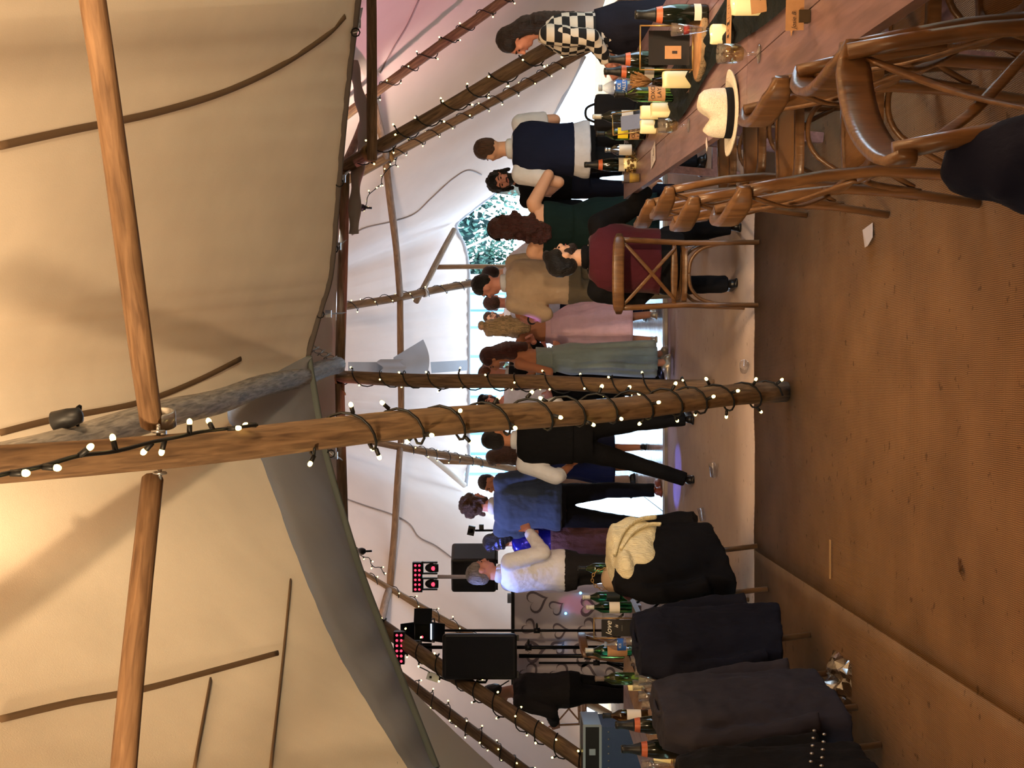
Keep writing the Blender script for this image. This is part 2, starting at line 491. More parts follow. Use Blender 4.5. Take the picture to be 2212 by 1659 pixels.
door_z = 2.13
rim2_pts = ([W(6.2, 5.4, 0), W(6.6, 7.2, 0), W(6.3, 9.2, 0.0), W(5.4, 10.4, 0.12), at(1262, 122, 11.0), at(1182, 270, 11.7), at(1085, 400, 12.4), at(1010, 462, 12.9),
             at(985, 490, 13.1), at(1004, 535, 13.2), at(1012, 590, 13.3)])
back_mid = [at(1012, 590 + k * 41, 13.3) for k in range(1, 10)]
rim2_pts += back_mid + [at(1012, 1000, 13.2), at(1006, 1050, 13.0), at(1090, 1130, 12.7), at(1180, 1260, 12.3), at(1262, 1440, 11.6), at(1268, 1600, 10.8), W(-6.1, 9.0, 0.1), W(-6.5, 7.2, 0), W(-6.2, 5.4, 0)]
rim2 = catmull(rim2_pts, 9) + catmull(list(reversed(far_front_l)), 9)[1:] + catmull(far_front_r, 9)[1:]
cone('wall_back', AP2, rim2, CANVAS_BACK, 0.35, 0.012, steps=30)

# hems: dark webbing along the lifted edges
def hem(name, pts, r, label, m=HEM):
    return MB().tube(pts, r, 6, flat=2.2).build(name, m, None, True, label, 'hem')
hem('canvas_hem', [p + V(0, -.01, -.01) for p in catmull(near_right, 10)], 0.011, 'dark webbing hem along the lifted canvas edge over the dancers')
hem('canvas_hem', [p + V(0, -.01, -.01) for p in hl], 0.016, 'grey-green hem of the flap above the loudspeakers', mat('hem_green', (104, 110, 106), 0.8))
hem('canvas_hem', [p + V(0, -.02, 0) for p in catmull(rim2_pts[4:22], 6)], 0.016, 'pale hem along the raised back canvas framing the daylight', mat('hem_pale', (170, 172, 182), 0.8))
# pale reinforcing panels at the doorway corners
PANEL = mat('canvas_patch', (186, 184, 196), 0.9)
def patch(pts, label, name='canvas_patch', m=PANEL, parent=None, th=0.01):
    b = MB(); n = len(pts)
    vs = [Vector(p) for p in pts] + [Vector(p) + V(0, th, 0) for p in pts]
    b.add(vs, [tuple(range(n)), tuple(range(2 * n - 1, n - 1, -1))] + [(i, i + n, (i + 1) % n + n, (i + 1) % n) for i in range(n)])
    return b.build(name, m, parent, False, label, 'canvas') if parent is None else b.build(name, m, parent, False)
# hanging canvas cowl with strap on the back wall
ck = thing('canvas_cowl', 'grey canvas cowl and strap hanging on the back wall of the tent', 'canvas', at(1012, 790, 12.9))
patch([at(752, 782, 10.9), at(752, 806, 10.9), at(850, 806, 11.6), at(850, 782, 11.6)], None, 'strap', CANVAS_GREY_SHADE, ck)
patch([at(930, 782, 12.2), at(932, 806, 12.2), at(1010, 800, 12.95), at(1010, 778, 12.95)], None, 'strap', CANVAS_GREY_SHADE, ck)
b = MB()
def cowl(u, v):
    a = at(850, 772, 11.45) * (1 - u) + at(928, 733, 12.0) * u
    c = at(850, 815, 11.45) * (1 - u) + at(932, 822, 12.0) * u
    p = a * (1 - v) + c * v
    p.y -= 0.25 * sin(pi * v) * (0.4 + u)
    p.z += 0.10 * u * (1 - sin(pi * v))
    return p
b.grid(cowl, 12, 12); b.build('hood', CANVAS_GREY_SHADE, ck)
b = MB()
b.grid(lambda u, v: at(822 + 50 * u, 776 + 36 * v, 11.3 + .2 * u) + V(0, -0.12 * sin(pi * v), 0.05 * sin(9 * v)), 8, 10); b.build('knot', CANVAS_GREY_SHADE, ck)

# fabric sleeve bunched round the front crossbar of the far tent
b = MB()
A = at(757, 130, 7.9); Bp = at(748, 505, 7.25)
def sleeve(u, v):
    p = A * (1 - u) + Bp * u
    r = 0.065 + 0.03 * sin(u * 9 + v * 6) + 0.015 * sin(u * 31)
    a = 2 * pi * v
    return p + V(0.2 * r * cos(a), r * cos(a), r * .8 * sin(a) - 0.05 - .1 * (1 - abs(2 * u - 1)))
b.grid(sleeve, 40, 14)
b.build('bunched_canvas', mat('bunched_canvas', (150, 134, 124), .9, bump=(30, .4)), None, True, 'folded beige canvas bunched along the crossbar above the navy waistcoat', 'canvas')
# gathered side drape fanning out beneath the flap
b = MB()
tip = at(862, 1470, 5.6)
def fan(u, v):
    base = at(925, 1680, 4.9) * (1 - u) + at(1095, 1680, 6.2) * u
    ext = tip + (base - tip) * 1.7
    p = tip * (1 - v) + ext * v
    p.y += 0.05 * v * sin(u * 34); p.z += 0.10 * v * (1 - v) * 2 - 0.03
    return p
b.grid(fan, 60, 10)
b.build('side_drape', mat('side_drape', (206, 200, 192), .9), None, True, 'gathered pale canvas drape fanning out beside the poles past the loudspeaker', 'drape')

# seams (webbing cords) running down the near canvas, sewn to its underside
def canvas_pt(apex, rim, i, t, sag):
    p = apex * (1 - t) + rim[i] * t
    p.z -= sag * sin(pi * t)
    return p
from mathutils.bvhtree import BVHTree
def caster(objname):
    o = bpy.data.objects[objname]
    return BVHTree.FromPolygons([o.matrix_basis @ v.co for v in o.data.vertices], [list(p.vertices) for p in o.data.polygons])
CEIL = caster('ceiling'); BACK = caster('wall_back')
EYEP = V(0, 0, EYE)
def on_canvas(x, y, bvh=None, lift=0.012):
    d = (at(x, y, 1.0) - EYEP).normalized()
    h = (bvh or CEIL).ray_cast(EYEP, d)
    p = h[0] if h[0] is not None else at(x, y, 5)
    return p - d * lift
def seam(pix, r, label, bvh=None, m=HEM):
    pts = catmull([on_canvas(x, y, bvh) for x, y in pix], 6)
    return MB().tube(pts, r, 6, flat=0.4).build('canvas_seam', m, None, True, label, 'seam')
DKSEAM = mat('dark_seam', (104, 82, 60), .85)
seam([(0, 315), (150, 282), (330, 245), (480, 200), (600, 145), (700, 80), (745, 35)], 0.022, 'long dark seam curving over the canvas above the trestle tables with bottles', None, DKSEAM)
seam([(0, 935), (120, 905), (300, 870), (420, 825), (520, 775)], 0.02, 'grey webbing seam beside the weathered ridge pole', None, DKSEAM)
seam([(0, 1556), (150, 1520), (310, 1490), (480, 1445), (600, 1412)], 0.02, 'dark seam over the canvas crossing above the chamfered crossbar', None, DKSEAM)
seam([(628, 1255), (612, 1420), (585, 1659)], 0.02, 'dark seam running down to the crease of the shade-grey flap', None, DKSEAM)
seam([(455, 1470), (420, 1659)], 0.02, 'short dark seam ending short of the shade-grey flap', None, DKSEAM)

def loose_cord(pix, d, r, label, m):
    pts = catmull([at(x, y, dd) for (x, y), dd in zip(pix, d)], 6)
    return MB().tube(pts, r, 5).build('cable', m, None, True, label, 'cable')
WHITEC = mat('grey_cable', (150, 140, 140), .6)
def wall_cord(pix, r, label, m=WHITEC):
    pts = catmull([on_canvas(x, y, BACK, 0.03) for x, y in pix], 6)
    return MB().tube(pts, r, 5).build('cable', m, None, True, label, 'cable')
wall_cord([(760, 508), (790, 492), (850, 478), (895, 462), (930, 430), (960, 402), (980, 385), (1010, 368), (1040, 378)], 0.010, 'grey cable sagging across the back canvas above the trees')
wall_cord([(750, 1078), (790, 1092), (850, 1112), (885, 1132), (905, 1160), (940, 1178), (975, 1204)], 0.010, 'grey cable running down the back canvas to the loudspeaker')
wall_cord([(905, 0), (880, 55), (850, 105), (822, 158)], 0.010, 'thin grey cable hanging across the pink-lit canvas')

# ------------------------------------------------------------------ poles and crossbars
def pole(name, p0, p1, r0, r1, label, m=POLE, cat='pole', group=None, n=14):
    p0 = Vector(p0); p1 = Vector(p1); L = (p1 - p0).length
    b = MB(); k = max(4, int(L / 0.3)); rr = []
    for i in range(k + 1):
        t = i / k; r = r0 + (r1 - r0) * t
        rr.append([V(r * (1 + .05 * sin(j * 2.1 + i * .7)) * cos(2 * pi * j / n) + .008 * sin(i * .8), r * (1 + .05 * sin(j * 1.7 + i)) * sin(2 * pi * j / n) + .008 * cos(i * .6), L * t) for j in range(n)])
    # bevelled ends
    rr.insert(0, [V(q.x * .86, q.y * .86, -0.006) for q in rr[0]]); rr.append([V(q.x * .86, q.y * .86, L + .006) for q in rr[-1]])
    b.rings(rr)
    me = b.mesh(name, m)
    o = bpy.data.objects.new(name, me); COL.link(o)
    o.location = p0; o.rotation_euler = (p1 - p0).to_track_quat('Z', 'Y').to_euler()
    return tag(o, label, cat, group)

P_MAIN0 = on(1703, 846); 
mid = at(398, 966, 2.42)
P_MAIN1 = P_MAIN0 + (mid - P_MAIN0) * 2.45
pole('tipi_pole', P_MAIN0, P_MAIN1, 0.056, 0.052, 'thickest pole, wound with fairy lights, its foot on the coir matting')
# ridge pole linking the tents
RG0 = at(731, 789, 7.05); RG1 = at(180, 947, 3.4)
RG2 = RG0 + (RG1 - RG0) * 1.22
pole('ridge_pole', RG0, RG2, 0.078, 0.074, 'weathered grey ridge pole linking the two tents', POLE_GREY)
# ring crossbars of the near tent
J1 = at(333, 915, 2.40)
pole('crossbar', J1, J1 + (at(195, 0, 1.94) - J1) * 2.0, 0.035, 0.035, 'dark round crossbar ending over the steel clamp band at the thickest pole', BARWOOD)
J2 = at(335, 1035, 2.38)
pole('crossbar', J2, J2 + (at(268, 1659, 2.12) - J2) * 2.2, 0.035, 0.035, 'dark round crossbar with a chamfered end hung from the thickest pole', BARWOOD)

for e_, lb in ((J1 + (at(195, 0, 1.94) - J1) * 2.0, 'bare pole carrying the end of the crossbar above the trestle tables'), (J2 + (at(268, 1659, 2.12) - J2) * 2.2, 'bare pole carrying the end of the crossbar above the coat-hung chairs')):
    dv = e_ - AP1
    pole('tipi_pole', AP1 + dv * (AP1.z / (AP1.z - e_.z)), AP1 + dv * .02, .056, .052, lb)
def base_of(x, y, d):
    p = at(x, y, d); p.z = 0; return p
BASES = {
    'C': base_of(1526, 838, 5.75), 'D': W(3.35, 6.05, 0), 'F': W(5.5, 8.72, 0), 'E': W(4.78, 10.5, 0),
    'B1': W(2.06, 13.0, 0), 'B2': W(-1.7, 13.0, 0), 'L2': W(-4.75, 11, 0), 'L3': W(-5.3, 8.5, 0), 'L1': W(-3.6, 6.0, 0)}
LBL = {'C': 'upright fairy-lit pole beside the woman in sage', 'D': 'fairy-lit pole slanting down behind the woman in the checked cardigan',
       'F': 'pink-lit slanting pole against the pink canvas', 'E': 'slanting fairy-lit pole along the edge of the side opening',
       'B1': 'fairy-lit back pole behind the man in the tan shirt', 'B2': 'fairy-lit back pole behind the group of dancers at the doorway',
       'L2': 'slanting fairy-lit pole behind the barn-door spotlight', 'L3': 'slanting fairy-lit pole beside the gathered drape', 'L1': 'thick fairy-lit pole slanting down past the loudspeaker'}
RAD = {'C': .062, 'D': .066, 'F': .058, 'E': .058, 'B1': .06, 'B2': .058, 'L2': .06, 'L3': .062, 'L1': .068}
def along(k, z):
    b0 = BASES[k]; return b0 + (AP2 - b0) * (z / AP2.z)
for k in BASES:
    pole('tipi_pole', BASES[k], AP2 + (BASES[k] - AP2) * 0.01, RAD[k], RAD[k] * .92, LBL[k])
RING = 3.1
def ringbar(a, c, r, label, z=RING, cut=0.06):
    p = along(a, z); q = along(c, z); d = (q - p).normalized()
    return pole('crossbar', p + d * cut, q - d * cut, r, r, label, BARWOOD)
ringbar('C', 'D', .05, 'crossbar running from the upright pole to the bunched canvas', 3.12)
ringbar('C', 'L1', .05, 'crossbar running from the upright pole under the shade-grey flap', 3.12)
ringbar('B1', 'B2', .05, 'level back crossbar in front of the hanging cowl')
ringbar('E', 'B1', .05, 'back crossbar crossed by the sagging grey cable')
ringbar('B2', 'L2', .05, 'back crossbar above the moving-head lights')
ringbar('L2', 'L3', .05, 'short crossbar behind the barn-door spotlight')
ringbar('D', 'F', .045, 'pale crossbar rising behind the stout level beam')
ringbar('F', 'E', .045, 'pale thin crossbar joining the pink-lit pole and the side-opening pole')
Dp = at(806, 345, 7.2)
pole('crossbar', Dp, at(799, -120, 7.05), .048, .048, 'stout level beam tied to the slanting pole with a strap', BARWOOD)
# doorway props and eave poles at the back
pole('prop_pole', base_of(1290, 577, 12.6), at(944, 577, 12.6), .045, .04, 'short upright prop of the back doorway beside the trees', BARWOOD)
pole('prop_pole', base_of(1290, 1003, 12.7), at(945, 997, 12.6), .045, .04, 'short upright prop of the back doorway beside the olive jacket man', BARWOOD)
pole('eave_pole', at(982, 497, 12.9), at(898, 650, 12.2), .05, .05, 'slanting eave pole holding up the canvas beside the trees', POLE)
pole('eave_pole', at(1004, 1048, 12.8), at(905, 968, 12.2), .045, .045, 'slanting pale eave pole above the man in the olive jacket', mat('pale_pole', (190, 176, 164), .7, bump=(12, .2)))
# joints: straps, ratchets, chain and clamps
STRAP = mat('grey_strap', (178, 176, 178), .8); TAN = mat('tan_strap', (128, 96, 58), .85)
def band(p, axis, r, wd, label, m=TAN, name='strap'):
    q = Vector(axis).to_track_quat('Z', 'Y')
    b = MB(); n = 16; rr = []
    for zz, rad in ((-wd / 2, r), (-wd / 2, r + .012), (wd / 2, r + .012), (wd / 2, r)):
        rr.append([Vector(p) + q @ V(rad * cos(2 * pi * k / n), rad * sin(2 * pi * k / n), zz) for k in range(n)])
    rr.append(rr[0]); b.rings(rr, False)
    b.bar(Vector(p) + q @ V(r, 0, 0), Vector(p) + q @ V(r + .09, .02, -.12), .03, .006)
    return b.build(name, m, None, True, label, 'strap')
band(along('D', 2.86), AP2 - BASES['D'], .07, .05, 'tan lashing strap around the pole that carries the stout level beam')
band(along('E', 3.05), AP2 - BASES['E'], .062, .05, 'tan lashing strap where the thin crossbar meets the side-opening pole')
band(along('C', 3.14), AP2 - BASES['C'], .066, .06, 'tan lashing where the ridge pole meets the upright pole')
band(along('B1', 2.75), AP2 - BASES['B1'], .065, .05, 'pale strap holding the eave pole to the back pole', STRAP)
band(at(346, 905, 2.42) , V(1, -.3, 0), .037, .05, 'steel clamp band on the crossbar end beside the thickest pole', STEEL, 'clamp_band')
def tension_strap(p, q, label):
    t = thing('tension_strap', label, 'strap', p)
    MB().bar(p, q, .035, .006, (0, 1, 0)).build('webbing', STRAP, t, False)
    MB().box((p + (q - p) * .3), (.06, .03, .05)).build('buckle', STEEL, t, False)
    MB().tube([p + V(.03 * cos(a), 0, .03 * sin(a)) for a in [k * pi / 4 for k in range(9)]], .005, 6).build('ring', BLACKM, t)
tension_strap(at(722, 538, 6.0), at(745, 520, 7.2), 'white tension strap from the hem to the bunched canvas end')
tension_strap(at(692, 679, 6.1), at(744, 676, 7.25), 'white tension strap from the hem to the crossbar beside the back pole')
tension_strap(at(733, 395, 5.75), at(752, 370, 7.3), 'white tension strap from the hem to the bunched canvas middle')
tension_strap(at(768, 70, 5.3), at(780, 18, 6.8), 'white tension strap from the hem near the stout level beam')
tension_strap(at(715, 980, 6.0), at(738, 992, 7.2), 'white tension strap from the shade-grey flap to the crossbar beneath it')
ch = thing('chain', 'dark chain from the canvas corner down to the ridge pole end', 'chain', at(725, 776, 6.9))
for k in range(9):
    c = at(668 + k * 6.5, 748 + k * 3.4, 6.3 + k * .06)
    rot = Euler((0, 0.9, (k % 2) * 1.5)).to_matrix()
    MB().tube([c + rot @ V(.03 * cos(a) * 1.3, .018 * sin(a), 0) for a in [j * pi / 5 for j in range(11)]], .005, 5).build('link', STEEL, ch)
# the joint hardware on the front pole
hw = thing('pole_joint', 'steel eye bolts joining the crossbars to the thickest pole', 'bolt', at(345, 1010, 2.36))
for (x, y) in ((342, 932), (345, 1022)):
    c = at(x, y, 2.37)
    MB().tube([c + V(0, .018 * cos(a), .018 * sin(a)) for a in [j * pi / 6 for j in range(13)]], .005, 6).build('eye', STEEL, hw)
    MB().seg(at(x, y - 12, 2.37), at(x, y + 12, 2.37), .007, .007).build('bolt', STEEL, hw)
# the uplighter on the ridge pole and its cable
ul = thing('uplighter', 'small black uplighter strapped to the ridge pole near the apex', 'lamp', at(140, 909, 3.3))
c = at(140, 905, 3.28)
q = (V(-0.25, .1, 1)).normalized().to_track_quat('Z', 'Y')
b = MB(); prof = [(.012, -.08), (.034, -.07), (.042, -.02), (.044, .05), (.036, .055), (.03, .03)]
b.rings([[c + q @ V(r * cos(2 * pi * k / 14), r * sin(2 * pi * k / 14), z) for k in range(14)] for r, z in prof]); b.build('housing', BLACKP, ul)
MB().tube([c + q @ V(0, 0, -.02), c + V(.05, .04, -.05), at(165, 925, 3.36)], .012, 6).build('bracket', BLACKM, ul)
MB().ell(c + q @ V(0, 0, .045), (.03, .03, .012)).build('lens', mat('lamp_lens', (255, 230, 180), .3, emit=((255, 210, 140), 6)), ul)
for i, (p, t, e, a) in enumerate(UPLIGHTS[1:]):
    lab = ['black uplighter clamped above the trestle tables with bottles', 'black uplighter clamped above the coat-hung chairs', 'black uplighter on the crossbar ring over the empty matting',
           'black uplighter on top of the upright pole joint', 'black uplighter over the dance floor towards the trees', 'black uplighter over the dance floor towards the loudspeakers'][i]
    u = thing('uplighter', lab, 'lamp', V(*p) - V(0, 0, .2))
    dv = (V(*t) - V(*p)).normalized(); c = V(*p) - dv * .10
    q = dv.to_track_quat('Z', 'Y'); b = MB()
    b.rings([[c + q @ V(r * cos(2 * pi * k / 14), r * sin(2 * pi * k / 14), z) for k in range(14)] for r, z in prof]); b.build('housing', BLACKP, u)
    MB().tube([c, c - dv * .05 + V(0, .02, -.1)], .012, 6).build('bracket', BLACKM, u)

# ------------------------------------------------------------------ fairy lights
bm_b = MB(); bm_b.lathe([(.004, 0), (.008, .002), (.008, .026), (.006, .03)], 8); bm_b.cur = 1; bm_b.ell((0, 0, .036), (.0085, .0085, .011), 8, 6)
BULB_ME = bm_b.mesh('bulb', [CABLE, BULB])
def fairy(p0, p1, r, turns, nb, label, phase=0.0, cable=0.006, z_off=0.0, big=1.0, group='fairy light strings wound round the tent poles'):
    p0 = Vector(p0); p1 = Vector(p1); d = (p1 - p0).normalized(); L = (p1 - p0).length
    a = d.orthogonal().normalized(); c = d.cross(a)
    t = thing('fairy_lights', label, 'fairy lights', p0, 0, group)
    def pt(s, rr):
        w = 2 * pi * turns * s + phase + .5 * sin(s * 23)
        return p0 + d * (L * s) + (a * cos(w) + c * sin(w)) * rr, (a * cos(w) + c * sin(w))
    n = int(turns * 12) + 4
    MB().tube([pt(i / n, r * 1.07 + .008 + cable * .5)[0] for i in range(n + 1)], cable, 5).build('cable', CABLE, t)
    for i in range(nb):
        s = (i + .5 + random.uniform(-.25, .25)) / nb
        p, nn = pt(s, r * 1.07 + .008 + cable)
        o = bpy.data.objects.new('bulb', BULB_ME); COL.link(o); o.parent = t
        o.location = p - p0
        dr = (nn + d * random.uniform(-1.2, 1.2) + Vector((random.uniform(-.4, .4), random.uniform(-.4, .4), random.uniform(-.4, .4)))).normalized()
        o.rotation_euler = dr.to_track_quat('Z', 'Y').to_euler()
        o.scale = (big, big, big)
    return t
fairy(P_MAIN0 + (mid - P_MAIN0) * .05, P_MAIN0 + (mid - P_MAIN0) * .88, .056, 13, 40, 'fairy lights coiled around the thickest pole', .5, .0055)
# the straighter run up the front pole towards the apex
t = thing('fairy_lights', 'fairy light run lying straight along the thickest pole towards the apex', 'fairy lights', at(430, 938, 2.3), 0, 'fairy light strings wound round the tent poles')
run = [at(555, 918, 2.5), at(500, 925, 2.42), at(440, 932, 2.3), at(380, 945, 2.2), at(330, 955, 2.1), at(250, 975, 2.0), at(170, 985, 1.9), at(90, 1008, 1.8), at(20, 1022, 1.7), at(-60, 1040, 1.6)]
rc = catmull(run, 6); MB().tube(rc, .006, 5).build('cable', CABLE, t)
for (x, y, d) in ((548, 918, 2.5), (510, 925, 2.4), (450, 908, 2.35), (412, 941, 2.25), (350, 973, 2.15), (318, 968, 2.1), (245, 953, 2.0), (188, 971, 1.9), (115, 1010, 1.8), (40, 1022, 1.7)):
    o = bpy.data.objects.new('bulb', BULB_ME); COL.link(o); o.parent = t
    p = min(rc, key=lambda q: (q - at(x, y, d)).length)
    dr = (at(x, y, d) - p); dr = (dr if dr.length > .01 else V(1, 0, 0)).normalized()
    o.location = p - wloc(t); o.rotation_euler = dr.to_track_quat('Z', 'Y').to_euler()
fairy(along('C', 3.35), along('C', .1), .062, 13, 30, 'fairy lights coiled around the upright pole beside the woman in sage', 1)
fairy(along('D', 2.95), along('D', .9), .066, 9, 24, 'fairy lights coiled around the pole behind the checked cardigan', 0, .006)
fairy(along('E', 3.1), along('E', .55), .058, 12, 26, 'fairy lights coiled around the pole along the side opening', 0, .006)
fairy(along('F', 3.1), along('F', 1.3), .058, 8, 14, 'fairy lights coiled around the pink-lit pole', 0, .006)
fairy(along('B1', 4.0), along('B1', 1.7), .06, 9, 20, 'fairy lights coiled around the back pole above the tan shirt', 0, .006)
fairy(along('B2', 3.1), along('B2', 1.7), .058, 8, 14, 'fairy lights coiled around the back pole by the doorway group', 0, .006)
fairy(along('L2', 3.5), along('L2', 1.6), .06, 7, 18, 'fairy lights coiled around the pole behind the spotlights', 0, .006)
fairy(along('L1', 3.0), along('L1', .9), .068, 12, 32, 'fairy lights coiled around the thick pole past the loudspeaker', 0, .006)
fairy(along('L3', 2.9), along('L3', 1.2), .062, 9, 24, 'fairy lights coiled around the pole beside the drape', 0, .006)
fairy(at(768, 467, 9.6), at(868, 330, 10.2), .012, 3, 14, 'fairy light string hanging free across the back crossbar', 0, .006)
fairy(at(752, 1172, 9.8), at(832, 1240, 9.9), .012, 3, 8, 'fairy light string hanging free beside the moving-head lights', 0, .006)

# ------------------------------------------------------------------ outdoors
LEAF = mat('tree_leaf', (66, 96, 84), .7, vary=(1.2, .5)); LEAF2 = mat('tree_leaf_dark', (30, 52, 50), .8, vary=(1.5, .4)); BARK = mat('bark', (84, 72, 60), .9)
def tree(x, y, h, rad, label, seed):
    rnd = random.Random(seed)
    t = thing('tree', label, 'tree', (x, y, 0), 0, 'trees beyond the back doorway')
    MB().tube([(x, y, 0), (x + .1, y, h * .3), (x - .1, y, h * .6)], [.22, .16, .08], 8).build('trunk', BARK, t)
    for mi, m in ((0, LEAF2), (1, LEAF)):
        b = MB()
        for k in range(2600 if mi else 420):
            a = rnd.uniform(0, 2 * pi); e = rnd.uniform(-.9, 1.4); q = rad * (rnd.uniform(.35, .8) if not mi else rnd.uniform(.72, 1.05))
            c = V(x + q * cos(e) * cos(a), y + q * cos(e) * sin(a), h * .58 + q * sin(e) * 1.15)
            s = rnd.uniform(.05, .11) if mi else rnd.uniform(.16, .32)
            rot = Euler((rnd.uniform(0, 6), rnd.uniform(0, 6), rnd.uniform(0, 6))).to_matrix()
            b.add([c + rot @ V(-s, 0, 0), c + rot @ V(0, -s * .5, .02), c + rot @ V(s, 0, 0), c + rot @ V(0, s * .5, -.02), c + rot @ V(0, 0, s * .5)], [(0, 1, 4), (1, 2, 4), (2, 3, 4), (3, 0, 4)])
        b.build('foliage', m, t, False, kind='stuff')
tree(5.5, 22 * K, 5.4, 2.3, 'broad leafy tree seen through the gap beside the doorway', 1)
tree(8.2, 24.5 * K, 5.6, 2.4, 'leafy tree beyond the lifted canvas edge behind the curly-haired man', 2)
tree(3.4, 27 * K, 5.0, 2.0, 'small tree standing behind the white cabin', 3)
WHITEW = mat('white_wall', (238, 240, 244), .6); BLUET = mat('blue_grey_trim', (92, 128, 164), .5); GLASSW = mat('window_glass', (120, 168, 190), .1)
hb = thing('white_building', 'white building with blue-grey window frames beyond the back doorway', 'building', (-1.2, 21 * K, 0))
MB().box((-1.2, 23 * K, 1.9), (8.4, 4 * K, 3.8)).build('wall', WHITEW, hb, False)
for k, (x, wd) in enumerate(((2.0, 1.0), (0.2, 1.2), (-1.9, 1.2), (-4.0, 1.2))):
    f = MB().box((x, 20.98 * K, 2.0), (wd, .06, 1.3)).build('window', BLUET, hb, False)
    MB().box((x - wd * .23, 20.94 * K, 2.0), (wd * .4, .04, 1.14)).build('pane', GLASSW, f, False)
    MB().box((x + wd * .23, 20.94 * K, 2.0), (wd * .4, .04, 1.14)).build('pane', GLASSW, f, False)
MB().box((-1.2, 20.97 * K, .3), (8.4, .05, .6)).build('plinth', mat('plinth', (190, 200, 210), .7), hb, False)
MB().box((-1.2, 20.9 * K, 3.7), (8.8, .25, .2)).build('fascia', BLUET, hb, False)
mq = thing('white_marquee', 'white marquee wall with a blue-grey rail beyond the side opening', 'marquee', (7.5, 17 * K, 0))
MB().box((8.2, 17 * K, 1.5), (6.5, .1, 3.0)).build('panel', WHITEW, mq, False)
MB().box((8.2, 16.85 * K, EYE - 195 * 17 / F0), (6.5, .12, .14)).build('rail', mat('pale_blue_rail', (150, 190, 228), .5), mq, False)
for x in (5.2, 7.2, 9.2, 11.2): MB().box((x, 16.9 * K, 1.5), (.08, .08, 3.0)).build('post', WHITEW, mq, False)
gp = MB().tube([at(1003, 537, 13.22), at(1085, 500, 14.6), at(1234, 430, 17.03)], .022, 6)
gp.build('guy_rope', mat('rope', (214, 206, 190), .8), None, True, 'pale guy rope running outside in front of the trees', 'rope')
# ------------------------------------------------------------------ people
def skin(name, c): return mat(name, c, 0.55, spec=0.35, vary=(14, .06))
SK_PALE = skin('skin_pale', (214, 166, 140)); SK_TAN = skin('skin_tan', (188, 128, 96)); SK_MID = skin('skin_mid', (202, 148, 120)); SK_PINK = skin('skin_pink', (206, 142, 124))
def cloth(name, c, rough=.85, b=.25): return mat(name, c, rough, spec=.2, bump=(13, b * 2.2, (1, 1, .6)), vary=(9, .10), sheen=(.1 if max(c) > 60 else 0.0))
def hairm(name, c): return mat(name, c, .42, spec=.5, bump=(70, 1.0, (3, 3, .3)), vary=(45, .6, (3, 3, .25)))
H_BLACK = hairm('hair_black', (24, 18, 18)); H_DARK = hairm('hair_dark_brown', (44, 28, 24)); H_BROWN = hairm('hair_brown', (82, 56, 42)); H_GREY = hairm('hair_grey', (150, 140, 136))
H_BLOND = hairm('hair_blond', (206, 176, 134)); H_AUB = hairm('hair_auburn', (70, 34, 30)); H_GING = hairm('hair_ginger', (120, 72, 48))
EYEW = mat('eye_dark', (30, 24, 22), .25); LIP = mat('lips', (168, 92, 88), .5)
C_WHITE = cloth('white_cotton', (214, 216, 226)); C_TANSHIRT = cloth('tan_shirt', (190, 166, 142)); C_SLATE = cloth('slate_shirt', (58, 70, 92)); C_NAVY = cloth('navy_wool', (22, 28, 52))
C_BLACK = cloth('black_wool', (14, 14, 18)); C_CHAR = cloth('charcoal_wool', (38, 36, 38)); C_MAROON = cloth('maroon_wool', (74, 26, 38)); C_OLIVE = cloth('olive_cotton', (70, 76, 56)); C_KHAKI = cloth('khaki_twill', (104, 94, 78))
C_PINK = cloth('pink_chiffon', (232, 192, 204), .8, .4); C_SAGE = cloth('sage_satin', (134, 152, 154), .5, .4); C_BEIGE = cloth('beige_twill', (176, 150, 130)); C_GREEN = cloth('bottle_green_jersey', (12, 32, 32)); C_DENIM = cloth('dark_denim', (24, 24, 36))
SHOE = mat('black_leather', (18, 16, 16), .3); SHOE_T = mat('tan_leather', (122, 60, 40), .4); SHOE_S = mat('silver_leather', (170, 160, 140), .3, .5); C_BROWNF = cloth('brown_lace', (92, 62, 66), .8, .9)

def mk_checked():
    m = bpy.data.materials.new('checked_knit'); m.use_nodes = True; N, L = nt(m); b = N['Principled BSDF']
    tc = N.new('ShaderNodeTexCoord'); sp = N.new('ShaderNodeSeparateXYZ'); L.new(tc.outputs['Object'], sp.inputs[0])
    ad = N.new('ShaderNodeMath'); ad.operation = 'MULTIPLY_ADD'; ad.inputs[1].default_value = 0.75; L.new(sp.outputs['Y'], ad.inputs[0]); L.new(sp.outputs['X'], ad.inputs[2])
    cb = N.new('ShaderNodeCombineXYZ'); L.new(ad.outputs[0], cb.inputs[0]); L.new(sp.outputs['Z'], cb.inputs[1]); cb.inputs[2].default_value = .013
    ck = N.new('ShaderNodeTexChecker'); ck.inputs['Scale'].default_value = 19; ck.inputs['Color1'].default_value = srgb((208, 200, 190)); ck.inputs['Color2'].default_value = srgb((14, 14, 20))
    L.new(cb.outputs[0], ck.inputs['Vector']); L.new(ck.outputs['Color'], b.inputs['Base Color']); b.inputs['Roughness'].default_value = .9
    n = N.new('ShaderNodeTexNoise'); n.inputs['Scale'].default_value = 150; bp = N.new('ShaderNodeBump'); bp.inputs['Strength'].default_value = .4; L.new(n.outputs['Fac'], bp.inputs['Height']); L.new(bp.outputs[0], b.inputs['Normal'])
    return m
C_CHECK = mk_checked()
